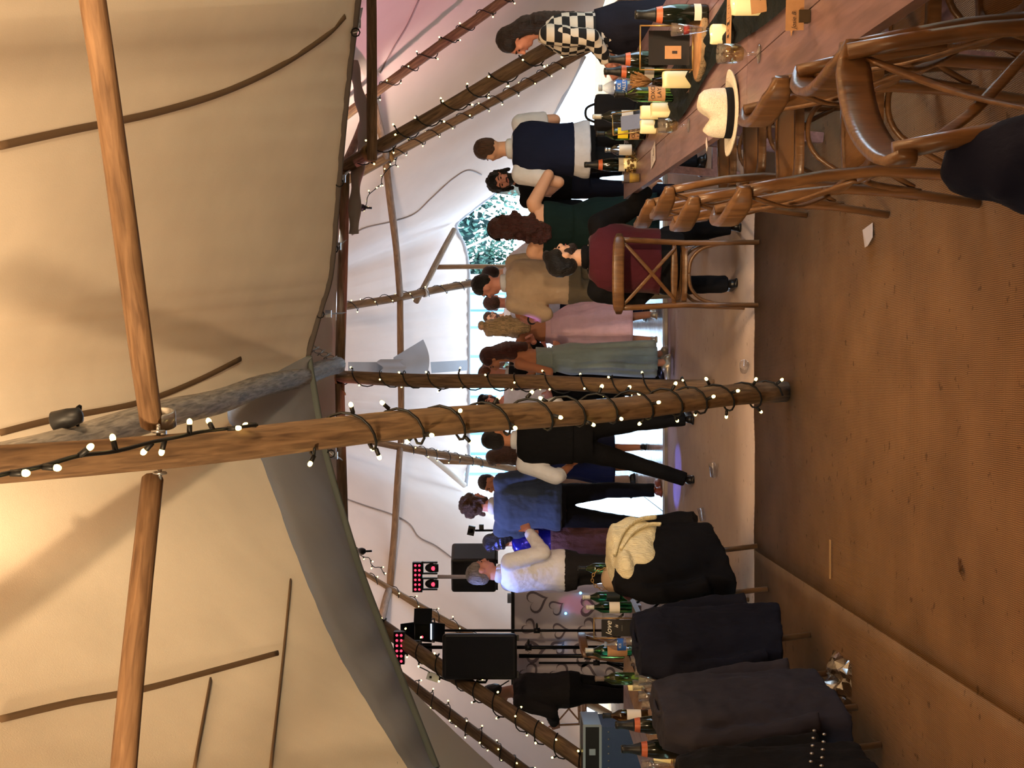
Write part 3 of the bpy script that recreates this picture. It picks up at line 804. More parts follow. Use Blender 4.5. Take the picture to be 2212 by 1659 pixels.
def mk_sequin():
    m = bpy.data.materials.new('blue_sequins'); m.use_nodes = True; N, L = nt(m); b = N['Principled BSDF']
    tc = N.new('ShaderNodeTexCoord'); v = N.new('ShaderNodeTexVoronoi'); v.inputs['Scale'].default_value = 90; L.new(tc.outputs['Object'], v.inputs['Vector'])
    b.inputs['Base Color'].default_value = srgb((40, 40, 170)); b.inputs['Metallic'].default_value = .7; b.inputs['Roughness'].default_value = .25
    bp = N.new('ShaderNodeBump'); bp.inputs['Strength'].default_value = 1; L.new(v.outputs['Color'], bp.inputs['Height']); L.new(bp.outputs[0], b.inputs['Normal'])
    return m
C_SEQ = mk_sequin()

TORSO_M = [(.84, .150, .115, 0), (.93, .172, .128, 0), (1.03, .162, .118, .005), (1.12, .160, .115, .01), (1.24, .176, .122, .012), (1.34, .186, .120, .006), (1.41, .178, .098, 0), (1.455, .125, .078, -.004), (1.49, .066, .062, -.008)]
TORSO_F = [(.82, .155, .120, -.01), (.92, .180, .135, -.01), (1.02, .148, .110, .005), (1.10, .132, .098, .012), (1.20, .146, .112, .022), (1.30, .156, .118, .026), (1.38, .152, .090, .006), (1.435, .108, .068, -.004), (1.475, .052, .052, -.008)]

class Pose:
    def __init__(s, female=False, width=1.0, depth=1.0, dz=0.0, lean=(0, 0), head=(0, 0, 0), L=None, Rr=None, legL=None, legR=None, twist=0):
        s.female = female; s.w = width; s.dp = depth; s.dz = dz; s.lean = lean; s.head = head
        sx = (.168 if female else .192) * (1 + (width - 1) * .7)
        s.shL = V(-sx, 0, 1.40); s.shR = V(sx, 0, 1.40)
        s.L = [V(*p) for p in (L or [(-sx - .05, -.02, 1.12), (-sx - .045, .07, .88)])]
        s.R = [V(*p) for p in (Rr or [(sx + .05, -.02, 1.12), (sx + .045, .07, .88)])]
        s.legL = [V(*p) for p in (legL or [(-.09, 0, .90), (-.10, .02, .49), (-.11, -.01, .075)])]
        s.legR = [V(*p) for p in (legR or [(.09, 0, .90), (.10, .02, .49), (.11, -.01, .075)])]
    def up(s, p):
        p = Vector(p); k = max(0, p.z - .93)
        return V(p.x + s.lean[0] * k, p.y + s.lean[1] * k, p.z + s.dz)
    def hd(s, p):
        """head space: rotates about the top of the neck"""
        c = V(0, -.005, 1.53); e = Euler((R(s.head[0]), R(s.head[1]), R(s.head[2])), 'XYZ').to_matrix()
        return s.up(c + e @ (Vector(p) - c))
    def hrot(s): return Euler((R(s.head[0]), R(s.head[1]), R(s.head[2])), 'XYZ').to_matrix()

def torso(mb, ps, g=0.0, z0=0.0, z1=9, n=20, gz=None):
    T = TORSO_F if ps.female else TORSO_M
    zs = sorted(set([max(z0, T[0][0])] + [t[0] for t in T if z0 < t[0] < z1] + [min(z1, T[-1][0])]))
    rr = []
    for z in zs:
        for i in range(len(T) - 1):
            if T[i][0] <= z <= T[i + 1][0] + 1e-6:
                k = (z - T[i][0]) / (T[i + 1][0] - T[i][0]); break
        a, b, y = [T[i][j] + (T[i + 1][j] - T[i][j]) * k for j in (1, 2, 3)]
        gg = g if gz is None else g + gz(z)
        wsc = ps.w if z < 1.43 else 1
        dsc = ps.dp if z < 1.43 else 1
        rr.append([ps.up(V((a * wsc + gg) * cos(2 * pi * j / n), y + (b * dsc + gg) * sin(2 * pi * j / n), z)) for j in range(n)])
    mb.rings(rr)

def hand(mb, w, d, side, palm, curl=0.5, spread=.022):
    """wrist point w, forearm direction d, palm normal, curl of fingers; a palm, four unequal fingers and a thumb"""
    d = Vector(d).normalized(); n = Vector(palm); n = (n - d * n.dot(d)).normalized(); s = d.cross(n) * side
    pc = w + d * .05
    m = Matrix((s, d, n)).transposed()
    mb.ell(pc, (.036, .05, .016), 12, 8, m)
    for k, (o, l) in enumerate(((-.033, .062), (-.011, .074), (.011, .078), (.033, .068))):
        b = w + d * .088 + s * o; dirv = d.copy(); pts = [w + d * .06 + s * o * .9, b]
        ang = curl * .7
        for q in range(3):
            dirv = (d * cos(ang) + n * sin(ang)); b = b + dirv * (l / 2.6); pts.append(b); ang += curl * (1.0 if q == 0 else .8)
        mb.chain(pts, [.0105, .0095, .009, .0085, .0075], 8)
    tb = w + d * .028 + s * .028
    t1 = tb + (d * .6 + s * .7 + n * .25).normalized() * .04; t2 = t1 + (d * .85 + s * .15 + n * (.2 + .5 * curl)).normalized() * .032
    mb.chain([tb, t1, t2], [.013, .0105, .009], 8)

def person(label, x, y, d=None, h=1.75, face=0, z=ZF, skin_m=SK_MID, ps=None, top=None, under=None, bottom=None, shoes=SHOE, hair=('short', H_DARK), beard=None, hands=None,
           legs='trousers', sleeve='long', sleeve_m=None, collar=None, dress=None, arms_bare=False, extras=None, vx=.0085, hair_len=.35, tail=0.0):
    """x = picture y of the body axis, y = distance; face: 0 looks away from the camera, 90 looks to the left"""
    ps = ps or Pose()
    t = thing('person', label, 'person', ((MID - x) * y / F0, y * K, z), R(face), 'wedding guests in the tent')
    s = h / 1.75
    # --- body, one continuous surface
    t.location = (0, 0, 0); t.rotation_euler = (0, 0, 0)
    b = MB(); fem = ps.female
    torso(b, ps, -.012)
    b.seg(ps.up((0, -.012, 1.45)), ps.hd((0, -.004, 1.57)), .052 if fem else .06, .048 if fem else .056)
    e = ps.hrot()
    b.ell(ps.hd((0, -.008, 1.652)), (.074, .094, .098), 18, 12, e)
    b.ell(ps.hd((0, .030, 1.600)), (.060, .066, .068), 14, 10, e)
    b.ell(ps.hd((0, .056, 1.560)), (.036, .034, .030), 12, 8, e)
    b.ell(ps.hd((0, .070, 1.672)), (.052, .020, .016), 12, 8, e)
    b.chain([ps.hd((0, .086, 1.655)), ps.hd((0, .108, 1.618))], [.009, .015], 8)
    b.ell(ps.hd((0, .085, 1.588)), (.024, .013, .012), 10, 6, e)
    for sx in (-1, 1):
        b.ell(ps.hd((sx * .076, -.004, 1.632)), (.010, .020, .032), 10, 8, e)
        b.ell(ps.hd((sx * .040, .062, 1.622)), (.024, .020, .022), 10, 8, e)
    for sd, sh, arm in ((-1, ps.shL, ps.L), (1, ps.shR, ps.R)):
        p = [ps.up(sh + V(-sd * .03, 0, -.01)), ps.up(sh), ps.up(arm[0]), ps.up(arm[1])]
        k = .88 if fem else 1.0
        k *= (1 + (ps.w - 1) * .8)
        b.chain(p, [.055 * k, .054 * k, .041 * k, .029 * k])
        hp = (hands or {}).get(sd, {})
        hand(b, p[3], hp.get('d', (p[3] - p[2])), sd, hp.get('palm', V(-sd, .2, 0)), hp.get('curl', .45))
    for sd, leg in ((-1, ps.legL), (1, ps.legR)):
        if legs == 'bare':
            b.chain([leg[0], leg[1], leg[2]], [.082, .055, .034]); 
            mid_ = leg[1] * .62 + leg[2] * .38 + V(0, -.015, 0); b.ell(mid_, (.048, .052, .12))
            b.chain([leg[2] + V(0, -.02, -.03), leg[2] + V(0, .13, -.052)], [.032, .022])
        else:
            b.chain([leg[0], leg[1]], [.075, .05])
            b.chain([leg[1], leg[2]], [.05, .03])
    body = blob(b, 'body', skin_m, t, vx, 2)
    # --- face
    for sx in (-1, 1):
        MB().ell(ps.hd((sx * .031, .0795, 1.642)), (.013, .007, .0065), 10, 6, e).build('eye', EYEW, t)
        MB().chain([ps.hd((sx * .016, .090, 1.664)), ps.hd((sx * .034, .088, 1.668)), ps.hd((sx * .050, .076, 1.662))], [.004, .0045, .003], 6).build('eyebrow', hair[1], t)
    MB().ell(ps.hd((0, .0965, 1.588)), (.023, .006, .006), 10, 6, e).build('mouth', LIP, t)
    # --- trousers or bare legs
    if bottom and legs == 'trousers':
        b = MB(); torso(b, ps, .012, .82, 1.06)
        for leg in (ps.legL, ps.legR):
            b.chain([leg[0], leg[1], leg[2] + V(0, 0, -.01)], [.096 * (1 + (ps.w - 1) * .6), .070, .060], flat1=True)
            b.seg((leg[0] + V(0, 0, .02)), ps.up((leg[0].x * .6, 0, 1.0)) if ps.dz == 0 else ps.up((leg[0].x, 0, .92)), .098, .09)
        blob(b, 'trousers', bottom, t, .013, 3, .014)
    # --- shoes
    if shoes:
        for sd, leg in ((-1, ps.legL), (1, ps.legR)):
            a = leg[2]; k = leg[1] - leg[2]; fw = V(0, 1, 0)
            toe = V(sd * .18, 1, 0).normalized()
            b = MB(); g = a.z - .075
            b.ell(a + V(0, -.03, -.038), (.036, .048, .036)); b.ell(a + toe * .09 + V(0, 0, -.045), (.042, .10, .030), rot=toe.to_track_quat('Y', 'Z').to_matrix()); b.ell(a + V(0, .03, -.025), (.034, .07, .04))
            b.box(a + toe * .04 + V(0, 0, -.066), (.07, .25, .016), toe.to_track_quat('Y', 'Z').to_matrix())
            blob(b, 'shoe', shoes, t, .01, 2)
    # --- shirt underneath a waistcoat, or the only top
    def sleeves(b, g, kind):
        for sd, sh, arm in ((-1, ps.shL, ps.L), (1, ps.shR, ps.R)):
            k = (.88 if fem else 1.0) * (1 + (ps.w - 1) * .8)
            p = [ps.up(sh + V(-sd * .04, 0, -.012)), ps.up(sh), ps.up(arm[0]), ps.up(arm[1])]
            if kind == 'long':
                q = p[2] + (p[3] - p[2]) * .92
                b.chain([p[0], p[1], p[2], q], [.06 * k + g, .058 * k + g, .046 * k + g, .034 * k + g], flat1=True)
            elif kind == 'rolled':
                q = p[2] + (p[3] - p[2]) * .30
                b.chain([p[0], p[1], p[2], q], [.06 * k + g, .058 * k + g, .048 * k + g, .046 * k + g], flat1=True)
            elif kind == 'short':
                q = p[1] + (p[2] - p[1]) * .72
                b.chain([p[0], p[1], q], [.06 * k + g, .06 * k + g, .058 * k + g], flat1=True)
    if top:
        b = MB(); gz = (lambda zz: .03 * max(0, (1.08 - zz)) * 3) if tail else None
        torso(b, ps, .016 if under is None else .026, .94 - tail if under is None else 1.0, 1.47, gz=gz)
        if sleeve and under is None: sleeves(b, .013, sleeve)
        nm = 'shirt' if under is None else 'waistcoat'
        blob(b, nm, top, t, .012, 3, .022 if under is None else .010)
    if under:
        b = MB(); torso(b, ps, .016, .88 if tail else 1.06, 1.475, gz=(lambda zz: .06 * max(0, 1.02 - zz) * 4) if tail else None)
        sleeves(b, .013, sleeve)
        blob(b, 'shirt', under, t, .012, 3, .014)
    if collar:
        b = MB(); b.tube([ps.up((.062 * cos(a) * 1.05, -.006 + .064 * sin(a), 1.485 + .012 * (-sin(a)))) for a in [2 * pi * k / 16 for k in range(17)]], .014, 8, flat=2.0, up=(0, 0, 1)); b.build('collar', collar, t)
    # --- dress
    if dress:
        dm, hem_z, hem_r, top_z, pleat = dress[:5]
        b = MB(); n = 96; rr = []; T = TORSO_F
        zw = 1.09
        lev = 22
        for i in range(lev + 1):
            q = i / lev; zz = hem_z + (zw - hem_z) * q; k = 1 - q
            rx = .142 * ps.w + (hem_r - .142 * ps.w) * (1 - (1 - k) ** 1.5 if len(dress) < 6 else k); ry = .112 * ps.dp + (hem_r * .8 - .112) * (1 - (1 - k) ** 1.5 if len(dress) < 6 else k)
            hipw = .05 * math.exp(-((zz - .92) / .1) ** 2)
            rr.append([ps.up(V((rx + hipw * .6 + pleat * k * sin(j * 2 * pi * 13 / n + .8 * sin(i * .5))) * cos(2 * pi * j / n), -.004 + (ry + hipw * .4 + pleat * k * sin(j * 2 * pi * 11 / n)) * sin(2 * pi * j / n), zz)) for j in range(n)])
        b.rings(rr); b.build('skirt', dm, t)
        b = MB(); torso(b, ps, .012, 1.05, top_z); blob(b, 'bodice', dm, t, .012, 2, .012)
    # --- hair
    style, hm = hair[0], hair[1]
    b = MB(); rnd = random.Random(hash(label) % 1000 if False else len(label) * 7)
    def H(c, r, rot=e):
        c = Vector(c); p = ps.hd((c.x, c.y, max(c.z, 1.55)))
        if c.z < 1.55:   # below the neck the hair falls straight
            p = p * .4 + ps.up((c.x, c.y, 1.55)) * .6 if c.z < 1.48 else p
            p.z += c.z - 1.55
        b.ell(p, r, 14, 9, rot)
    if style != 'bald':
        H((0, -.018, 1.678), (.082, .094, .088)); H((0, -.045, 1.640), (.076, .066, .078))
        for sx in (-1, 1): H((sx * .058, .01, 1.690), (.030, .06, .05))
    fd, tx = .010, CURLS
    if style == 'fade':
        b = MB(); H((0, -.012, 1.690), (.080, .094, .078)); H((0, -.048, 1.655), (.073, .058, .075))
    if style == 'swept':
        H((0, .045, 1.735), (.06, .05, .03))
    if style == 'curly':
        for k in range(70):
            a = rnd.uniform(0, 2 * pi); zz = rnd.uniform(-.4, 1); r_ = (1 - zz * zz) ** .5 if abs(zz) < 1 else 0
            q = (.088 * r_ * cos(a), -.022 + .100 * r_ * sin(a), 1.668 + .095 * zz)
            if q[1] > .035 and q[2] < 1.70: continue
            H(q, rnd.uniform(.016, .026))
        for sx in (-1, 1):
            for k in range(6): H((sx * .085, -.01 + rnd.uniform(-.03, .03), 1.66 - k * .022), .022)
    if style in ('long', 'wavy', 'bob', 'half'):
        L = hair_len; nn = int(L / .03)
        for k in range(nn):
            q = k / max(1, nn - 1); zz = 1.64 - L * q
            wdt = .085 + .03 * sin(pi * min(1, q * 1.2)) - (.03 * q * q)
            back = -.06 - .045 * min(1, q * 2)
            H((0, back, zz), (wdt, .046, .032), Matrix.Identity(3))
            for sx in (-1, 1):
                if q < .75: H((sx * (.066 + .02 * q), -.02 - .03 * q, zz), (.026, .042, .032), Matrix.Identity(3))
            if style == 'wavy':
                for _ in range(3): H((rnd.uniform(-.1, .1), back + rnd.uniform(-.04, .01), zz), rnd.uniform(.022, .034), Matrix.Identity(3))
        fd = .018 if style == 'wavy' else .007
    if style == 'bun' or (len(hair) > 2 and hair[2] == 'bun'):
        H((0, -.06, 1.775), (.05, .05, .04))
    if style != 'bald': blob(b, 'hair', hm, t, .0095, 2, fd, tx)
    if beard:
        b = MB(); H((0, .036, 1.568), (.058, .060, .046)); H((0, .062, 1.552), (.040, .040, .034))
        for sx in (-1, 1): H((sx * .058, .020, 1.600), (.016, .030, .04))
        for sx in (-1, 1): b.seg(ps.hd((sx * .004, .098, 1.602)), ps.hd((sx * .026, .088, 1.594)), .007, .005)
        blob(b, 'beard', beard, t, .008, 1, .008, CURLS)
    if extras: extras(t, ps)
    t.location = ((MID - x) * y / F0, y * K, z); t.rotation_euler = (0, 0, R(face)); t.scale = (s, s, s)
    return t

def sub(t, mb, name, m, **kw): return mb.build(name, m, t, **kw)

# grey-haired man in a white shirt, hands raised, turned to the right
person('grey-haired man in a white shirt and charcoal trousers beside the loudspeaker', 1232, 6.75, h=1.85, face=-58, skin_m=SK_PINK,
       ps=Pose(width=1.10, depth=1.25, head=(-6, 0, -10), L=[(-.25, .06, 1.14), (-.10, .30, 1.18)], Rr=[(.27, .04, 1.13), (.13, .31, 1.24)], lean=(0, -.04)),
       top=mat('white_poplin', (240, 240, 250), .8, bump=(13, .6)), bottom=C_CHAR, hair=('short', H_GREY), collar=C_WHITE, hands={1: dict(curl=.9, palm=(-1, 0, 0)), -1: dict(curl=.9, palm=(1, 0, 0))})
# dark-haired woman in blue sequins
person('dark-haired woman in a glittering blue sequin top between two men', 1170, 7.5, h=1.72, face=25, skin_m=SK_MID, ps=Pose(True, head=(-8, 0, 10), L=[(-.24, .08, 1.13), (-.12, .26, 1.22)], Rr=[(.24, .02, 1.12), (.20, .16, .92)]),
       top=C_SEQ, sleeve='long', hair=('bob', H_BLACK), hair_len=.16, dress=(C_BROWNF, .35, .26, 1.12, .012), legs='bare', shoes=SHOE)
# man in the slate shirt
person('tall man in a slate-blue shirt seen from behind with tan shoes', 1092, 7.42, h=1.93, face=-14, skin_m=SK_PINK, ps=Pose(width=1.20, depth=1.18, head=(-4, 6, -34), legL=[(-.09, 0, .90), (-.13, -.02, .49), (-.17, -.05, .075)], legR=[(.09, 0, .90), (.12, .06, .49), (.13, .03, .075)],
       L=[(-.30, .06, 1.14), (-.22, .30, 1.10)], Rr=[(.29, .02, 1.12), (.24, .18, .96)]), top=C_SLATE, bottom=C_BLACK, shoes=SHOE_T, hair=('curly', H_BROWN), tail=.06, collar=C_WHITE)
# man in black waistcoat stepping off the dance floor
person('man in a black waistcoat with white rolled sleeves stepping off the dance floor', 950, 6.35, h=1.74, face=-6, z=.012, skin_m=SK_TAN, ps=Pose(width=1.12, head=(-8, 0, -20), lean=(.0, .0),
       legL=[(-.09, 0, .90), (-.20, .04, .50), (-.33, -.02, .075)], legR=[(.09, 0, .90), (.13, .06, .49), (.17, .05, .075)],
       L=[(-.30, -.08, 1.14), (-.24, .12, 1.02)], Rr=[(.30, .02, 1.14), (.14, .22, 1.10)]), top=C_BLACK, under=C_WHITE, sleeve='rolled', bottom=C_BLACK, hair=('short', H_BLACK), collar=C_WHITE, hands={-1: dict(curl=.8, palm=(1, 0, 0))})
# brown-haired woman behind him
person('woman with long brown hair behind the man in the black waistcoat', 988, 8.2, h=1.70, face=10, skin_m=SK_TAN, ps=Pose(True, head=(0, 0, 20)), hair=('long', H_BROWN), hair_len=.34, dress=(C_NAVY, .36, .30, 1.36, .02), legs='bare')
# man in the olive jacket facing left
person('short-haired man in an olive jacket facing the man in the slate shirt', 1042, 8.9, h=1.80, face=100, skin_m=SK_TAN, ps=Pose(head=(-4, 0, 12), L=[(-.22, .1, 1.14), (-.08, .30, 1.06)], Rr=[(.22, .1, 1.14), (.05, .3, 1.05)]), top=C_OLIVE, bottom=C_BEIGE, hair=('fade', H_DARK), collar=C_WHITE, hands={1: dict(curl=.9), -1: dict(curl=.9)})
# couple behind the poles
def cap(t, ps):
    b = MB(); b.ell(ps.hd((0, -.01, 1.72)), (.09, .10, .06)); b.ell(ps.hd((0, .09, 1.70)), (.06, .06, .012)); sub(t, b, 'cap', C_BLACK)
person('guest in a dark flat cap glimpsed between the two upright poles', 868, 9.2, h=1.80, face=165, skin_m=SK_PINK, ps=Pose(), top=C_WHITE, bottom=C_BLACK, hair=('short', H_BLACK), extras=cap, beard=H_DARK)
# man in a black suit beyond the woman in sage
person('man in a black suit behind the woman in the sage dress', 806, 7.35, h=1.76, face=-120, skin_m=SK_PINK, ps=Pose(head=(-5, 0, 10), L=[(-.24, .06, 1.13), (-.12, .28, 1.24)], Rr=[(.24, .06, 1.13), (.16, .26, 1.06)]), top=C_BLACK, under=None, bottom=C_BLACK, hair=('short', H_GING), collar=C_WHITE)
# woman in sage dress holding a glass to her lips, facing left
person('woman in a sage green dress drinking from a glass', 776, 7.1, h=1.74, face=68, skin_m=SK_TAN, ps=Pose(True, head=(-4, 0, 14), lean=(0, -.03), Rr=[(.23, .08, 1.10), (.10, .27, 1.36)], L=[(-.22, .04, 1.12), (-.10, .28, 1.12)]), hair=('long', H_AUB), hair_len=.30,
       dress=(C_SAGE, .13, .20, 1.24, .016), legs='bare', shoes=SHOE_S, hands={1: dict(curl=.9, d=V(0, .3, 1), palm=V(-1, .2, 0))})
# blonde woman in pink
person('blonde woman in a pale pink midi dress seen from behind', 712, 7.5, h=1.72, face=-8, skin_m=SK_TAN, ps=Pose(True, head=(4, 0, 25), lean=(.02, .0), L=[(-.24, .02, 1.14), (-.12, .22, 1.16)], Rr=[(.23, .04, 1.14), (.12, .24, 1.12)],
       legL=[(-.09, 0, .90), (-.09, .02, .49), (-.10, -.03, .11)], legR=[(.09, 0, .90), (.10, .02, .49), (.15, .0, .11)]), hair=('long', H_BLOND, 'bun'), hair_len=.32, dress=(C_PINK, .30, .37, 1.14, .024), legs='bare', shoes=SHOE_S)
# far man with glasses facing us
def specs(t, ps):
    for sx in (-1, 1): sub(t, MB().tube([ps.hd((sx * .034 + .026 * cos(a), .098, 1.642 + .02 * sin(a))) for a in [2 * pi * k / 14 for k in range(15)]], .003, 5), 'glasses_rim', BLACKP)
person('smiling bearded man in glasses standing at the bright doorway', 686, 11.0, h=1.78, face=172, skin_m=SK_PALE, ps=Pose(), top=C_WHITE, bottom=C_CHAR, hair=('short', H_BROWN), beard=H_BROWN, extras=specs)
# man in white shirt with a brown waistcoat, back to us
person('brown-haired man in a white shirt with his head bowed beside the man in tan', 655, 8.1, h=1.73, face=12, skin_m=SK_PINK, ps=Pose(head=(-18, 0, -20), L=[(-.26, .04, 1.18), (-.14, .2, 1.34)]), top=C_WHITE, bottom=C_NAVY, hair=('short', H_BROWN), collar=C_WHITE)
# man in tan shirt bending left
def watch(t, ps):
    p = ps.up(ps.L[1] * .9 + ps.L[0] * .1); d = (ps.L[1] - ps.L[0]).normalized(); q = d.to_track_quat('Z', 'Y')
    sub(t, MB().tube([p + q @ V(.036 * cos(a), .036 * sin(a), 0) for a in [2 * pi * k / 12 for k in range(13)]], .008, 6, flat=1.6), 'watch', BLACKP)
person('man in a tan shirt and khaki trousers with a black wristwatch', 608, 6.7, h=1.80, face=32, skin_m=SK_PINK, ps=Pose(width=1.16, depth=1.2, head=(-6, 0, 28), L=[(-.27, .08, 1.14), (-.18, .30, 1.26)], Rr=[(.27, .04, 1.14), (.22, .18, .98)], lean=(-.04, .0)), top=C_TANSHIRT, sleeve='rolled', bottom=C_KHAKI, hair=('fade', H_BLACK), collar=C_WHITE, extras=watch)
# man in white shirt holding an arm out beyond him
person('man in a pale shirt and navy braces mostly hidden beyond the tan shirt', 592, 8.6, h=1.75, face=20, skin_m=SK_PALE, ps=Pose(Rr=[(.40, .05, 1.20), (.50, .10, 1.0)]), top=C_WHITE, bottom=C_NAVY, hair=('short', H_DARK), collar=C_WHITE)
# woman in black dress with outstretched arm
def band_(t, ps):
    sub(t, MB().tube([ps.hd((.090 * cos(a), .0 + .02 * sin(a), 1.665 + .098 * sin(a))) for a in [pi * k / 10 for k in range(11)]], .014, 8), 'headband', C_BLACK)
person('auburn-haired woman in a dark green sleeveless dress reaching out her arm', 492, 5.9, h=1.68, face=-20, skin_m=SK_PALE, z=.012, ps=Pose(True, width=1.28, depth=1.25, head=(-4, 0, 24), Rr=[(.40, .14, 1.28), (.30, .40, 1.24)], L=[(-.26, .08, 1.12), (-.20, .28, 1.18)]), hair=('wavy', H_AUB), hair_len=.36,
       dress=(C_GREEN, .42, .27, 1.32, .012), legs='bare', extras=band_)
# bearded man with dark curly hair facing us
person('bearded man with dark curly hair and a black waistcoat', 385, 6.75, h=1.70, face=176, skin_m=SK_PINK, z=.012, ps=Pose(width=1.05, head=(-6, 12, -8)), top=C_BLACK, under=C_BLACK, sleeve='long', bottom=C_DENIM, hair=('curly', H_BLACK), beard=H_BLACK, collar=C_BLACK)
# man in navy waistcoat
person('man in a navy waistcoat with white short sleeves and an untucked shirt tail', 322, 6.0, h=1.79, face=14, skin_m=SK_PALE, z=.012, ps=Pose(width=1.12, depth=1.1, head=(-4, 0, 6), L=[(-.27, .0, 1.12), (-.26, .22, 1.18)], Rr=[(.27, .06, 1.14), (.20, .28, 1.16)]), top=C_NAVY, under=C_WHITE, sleeve='short', bottom=C_BLACK, hair=('fade', H_BROWN), collar=C_WHITE, tail=.1)
# woman in the checked cardigan
person('woman in a black and white checked cardigan looking down', 62, 4.85, h=1.63, face=68, skin_m=SK_PINK, z=.006, ps=Pose(True, width=1.18, depth=1.15, head=(-24, 0, 10), lean=(0, .04), L=[(-.24, .02, 1.12), (-.18, .20, 1.0)], Rr=[(.25, .0, 1.10), (.20, .18, .98)]), top=C_CHECK, sleeve='long', hair=('long', H_DARK), hair_len=.42,
       dress=(C_DENIM, .30, .25, 1.12, .010), legs='bare')
# the person working behind the decks
person('person in a dark hooded top standing by the decks', 1488, 7.25, h=1.76, face=75, z=.006, skin_m=SK_MID, ps=Pose(width=1.1, depth=1.2, lean=(0, .06), head=(-10, 0, 0), L=[(-.24, .1, 1.12), (-.1, .3, 1.08)], Rr=[(.24, .1, 1.12), (.1, .3, 1.08)]), top=C_CHAR, bottom=C_BLACK, hair=('short', H_DARK))
# seated man in the maroon waistcoat: sits on the cross-back chair with his back to us
person('seated man in a maroon waistcoat with black sleeves on the cross-back chair', 566, 4.93, h=1.70, face=-6, z=.012, skin_m=SK_PALE, ps=Pose(width=1.18, depth=1.12, dz=-.40, head=(20, 0, -62), lean=(.06, -.06),
       legL=[(-.10, .06, .53), (-.17, .46, .50), (-.16, .50, .075)], legR=[(.10, .06, .53), (.17, .44, .50), (.24, .40, .075)], L=[(-.25, .06, 1.13), (-.18, .26, 1.02)], Rr=[(.34, .10, 1.17), (.48, .22, 1.06)]),
       top=C_MAROON, under=C_BLACK, sleeve='long', bottom=C_BLACK, hair=('swept', H_BLACK), beard=H_DARK, collar=C_BLACK)
# ------------------------------------------------------------------ cross-back chairs
def rail_plank(b, pts, hgt, th):
    """bent plank standing on edge along pts, rounded corners"""
    n = len(pts); rr = []
    sec = [(-.5, -.30), (-.36, -.5), (.36, -.5), (.5, -.30), (.5, .30), (.36, .5), (-.36, .5), (-.5, .30)]
    for i in range(n):
        a = Vector(pts[max(i - 1, 0)]); c = Vector(pts[min(i + 1, n - 1)]); t = (c - a).normalized(); nn = t.cross(V(0, 0, 1)).normalized()
        e = 1.0 if 1 < i < n - 2 else (.86 if i in (1, n - 2) else .5)
        rr.append([Vector(pts[i]) + nn * (p * th) + V(0, 0, 1) * (q * hgt * e) for p, q in sec])
    b.rings(rr)
def make_chair(label, group='cross-back chairs around the tables'):
    t = thing('cross_back_chair', label, 'chair', (0, 0, 0), 0, group)
    for s in (-1, 1):
        MB().tube([(s * .195, -.255, 0), (s * .193, -.222, .22), (s * .192, -.205, .45), (s * .200, -.222, .62), (s * .208, -.252, .78), (s * .210, -.275, .885)], [.016, .017, .018, .018, .018, .018], 10).build('rear_leg', CHAIRW, t)
        MB().tube([(s * .215, .215, 0), (s * .205, .200, .25), (s * .198, .190, .455)], [.015, .017, .018], 10).build('front_leg', CHAIRW, t)
    # seat frame and woven cane
    def rr(k, z): 
        out = []
        for i in range(28):
            a = 2 * pi * i / 28; c_, s_ = cos(a), sin(a); p = .42
            x = math.copysign(abs(c_) ** p, c_); y = math.copysign(abs(s_) ** p, s_)
            out.append(V(x * k * (.215 - .012 * (1 - y)), y * k * .205, z))
        return out
    b = MB(); R0, R1 = rr(1, .435), rr(1, .465); R2, R3 = rr(.82, .468), rr(.82, .44)
    b.rings([R0, R1, R2, R3, R0], False); b.build('seat_frame', CHAIRW, t)
    b = MB(); b.rings([rr(.83, .452), rr(.83, .462), rr(.5, .466), rr(.1, .467)]); b.build('seat', CANE, t)
    b = MB(); pts = []
    for i in range(17):
        u = i / 8 - 1; pts.append(V(.242 * u, -.282 - .058 * (1 - u * u) + .018 * (abs(u) > .93), .868 + .012 * (1 - u * u)))
    rail_plank(b, pts, .072, .022); b.build('top_rail', CHAIRW, t)
    for s in (-1, 1):
        b = MB(); a = V(s * .195, -.285, .842); c = V(-s * .165, -.232, .515); mid_ = (a + c) / 2 + V(0, -.028 - .008 * s, 0)
        rail_plank(b, catmull([a, mid_, c], 5), .030, .009); b.build('cross_slat', CHAIRW, t)
    b = MB(); rail_plank(b, [V(-.195, -.212, .52), V(-.1, -.225, .52), V(0, -.23, .52), V(.1, -.225, .52), V(.195, -.212, .52)], .045, .018); b.build('lower_rail', CHAIRW, t)
    for s in (-1, 1):
        b = MB(); b.tube(catmull([V(s * .192, -.215, .20), V(s * .16, -.20, .34), V(s * .09, -.195, .41), V(0, -.195, .425)], 5), .011, 8); b.build('brace', CHAIRW, t)
        b = MB(); b.tube(catmull([V(s * .205, .195, .20), V(s * .17, .185, .34), V(s * .09, .18, .41), V(0, .18, .425)], 5), .011, 8); b.build('brace', CHAIRW, t)
        b = MB(); b.tube(catmull([V(s * .195, -.2, .22), V(s * .19, -.1, .38), V(s * .19, 0, .42), V(s * .195, .1, .38), V(s * .2, .19, .22)], 4), .010, 8); b.build('brace', CHAIRW, t)
    MB().ell((.198, -.299, .868), .006, 8, 6).build('screw', GOLD, t); MB().ell((-.198, -.299, .868), .006, 8, 6).build('screw', GOLD, t)
    return t
CH0 = make_chair('x'); used = [False]
def chair(label, x, y, rz, z=.012, group='cross-back chairs around the tables'):
    c = CH0 if not used[0] else copy_tree(CH0); used[0] = True
    c.location = (x, y, z); c.rotation_euler = (0, 0, R(rz)); c['label'] = label; c['group'] = group
    return c
chair('wooden cross-back chair under the seated man in maroon', .70, 4.76 * K + .26, -4, .012)
chair('empty cross-back chair with a navy jacket hanging from its back corner', .777, 1.527 * K - .19, -129)
chair('empty cross-back chair tucked under the table nearest the place cards', 1.01, 1.74 * K, -97)
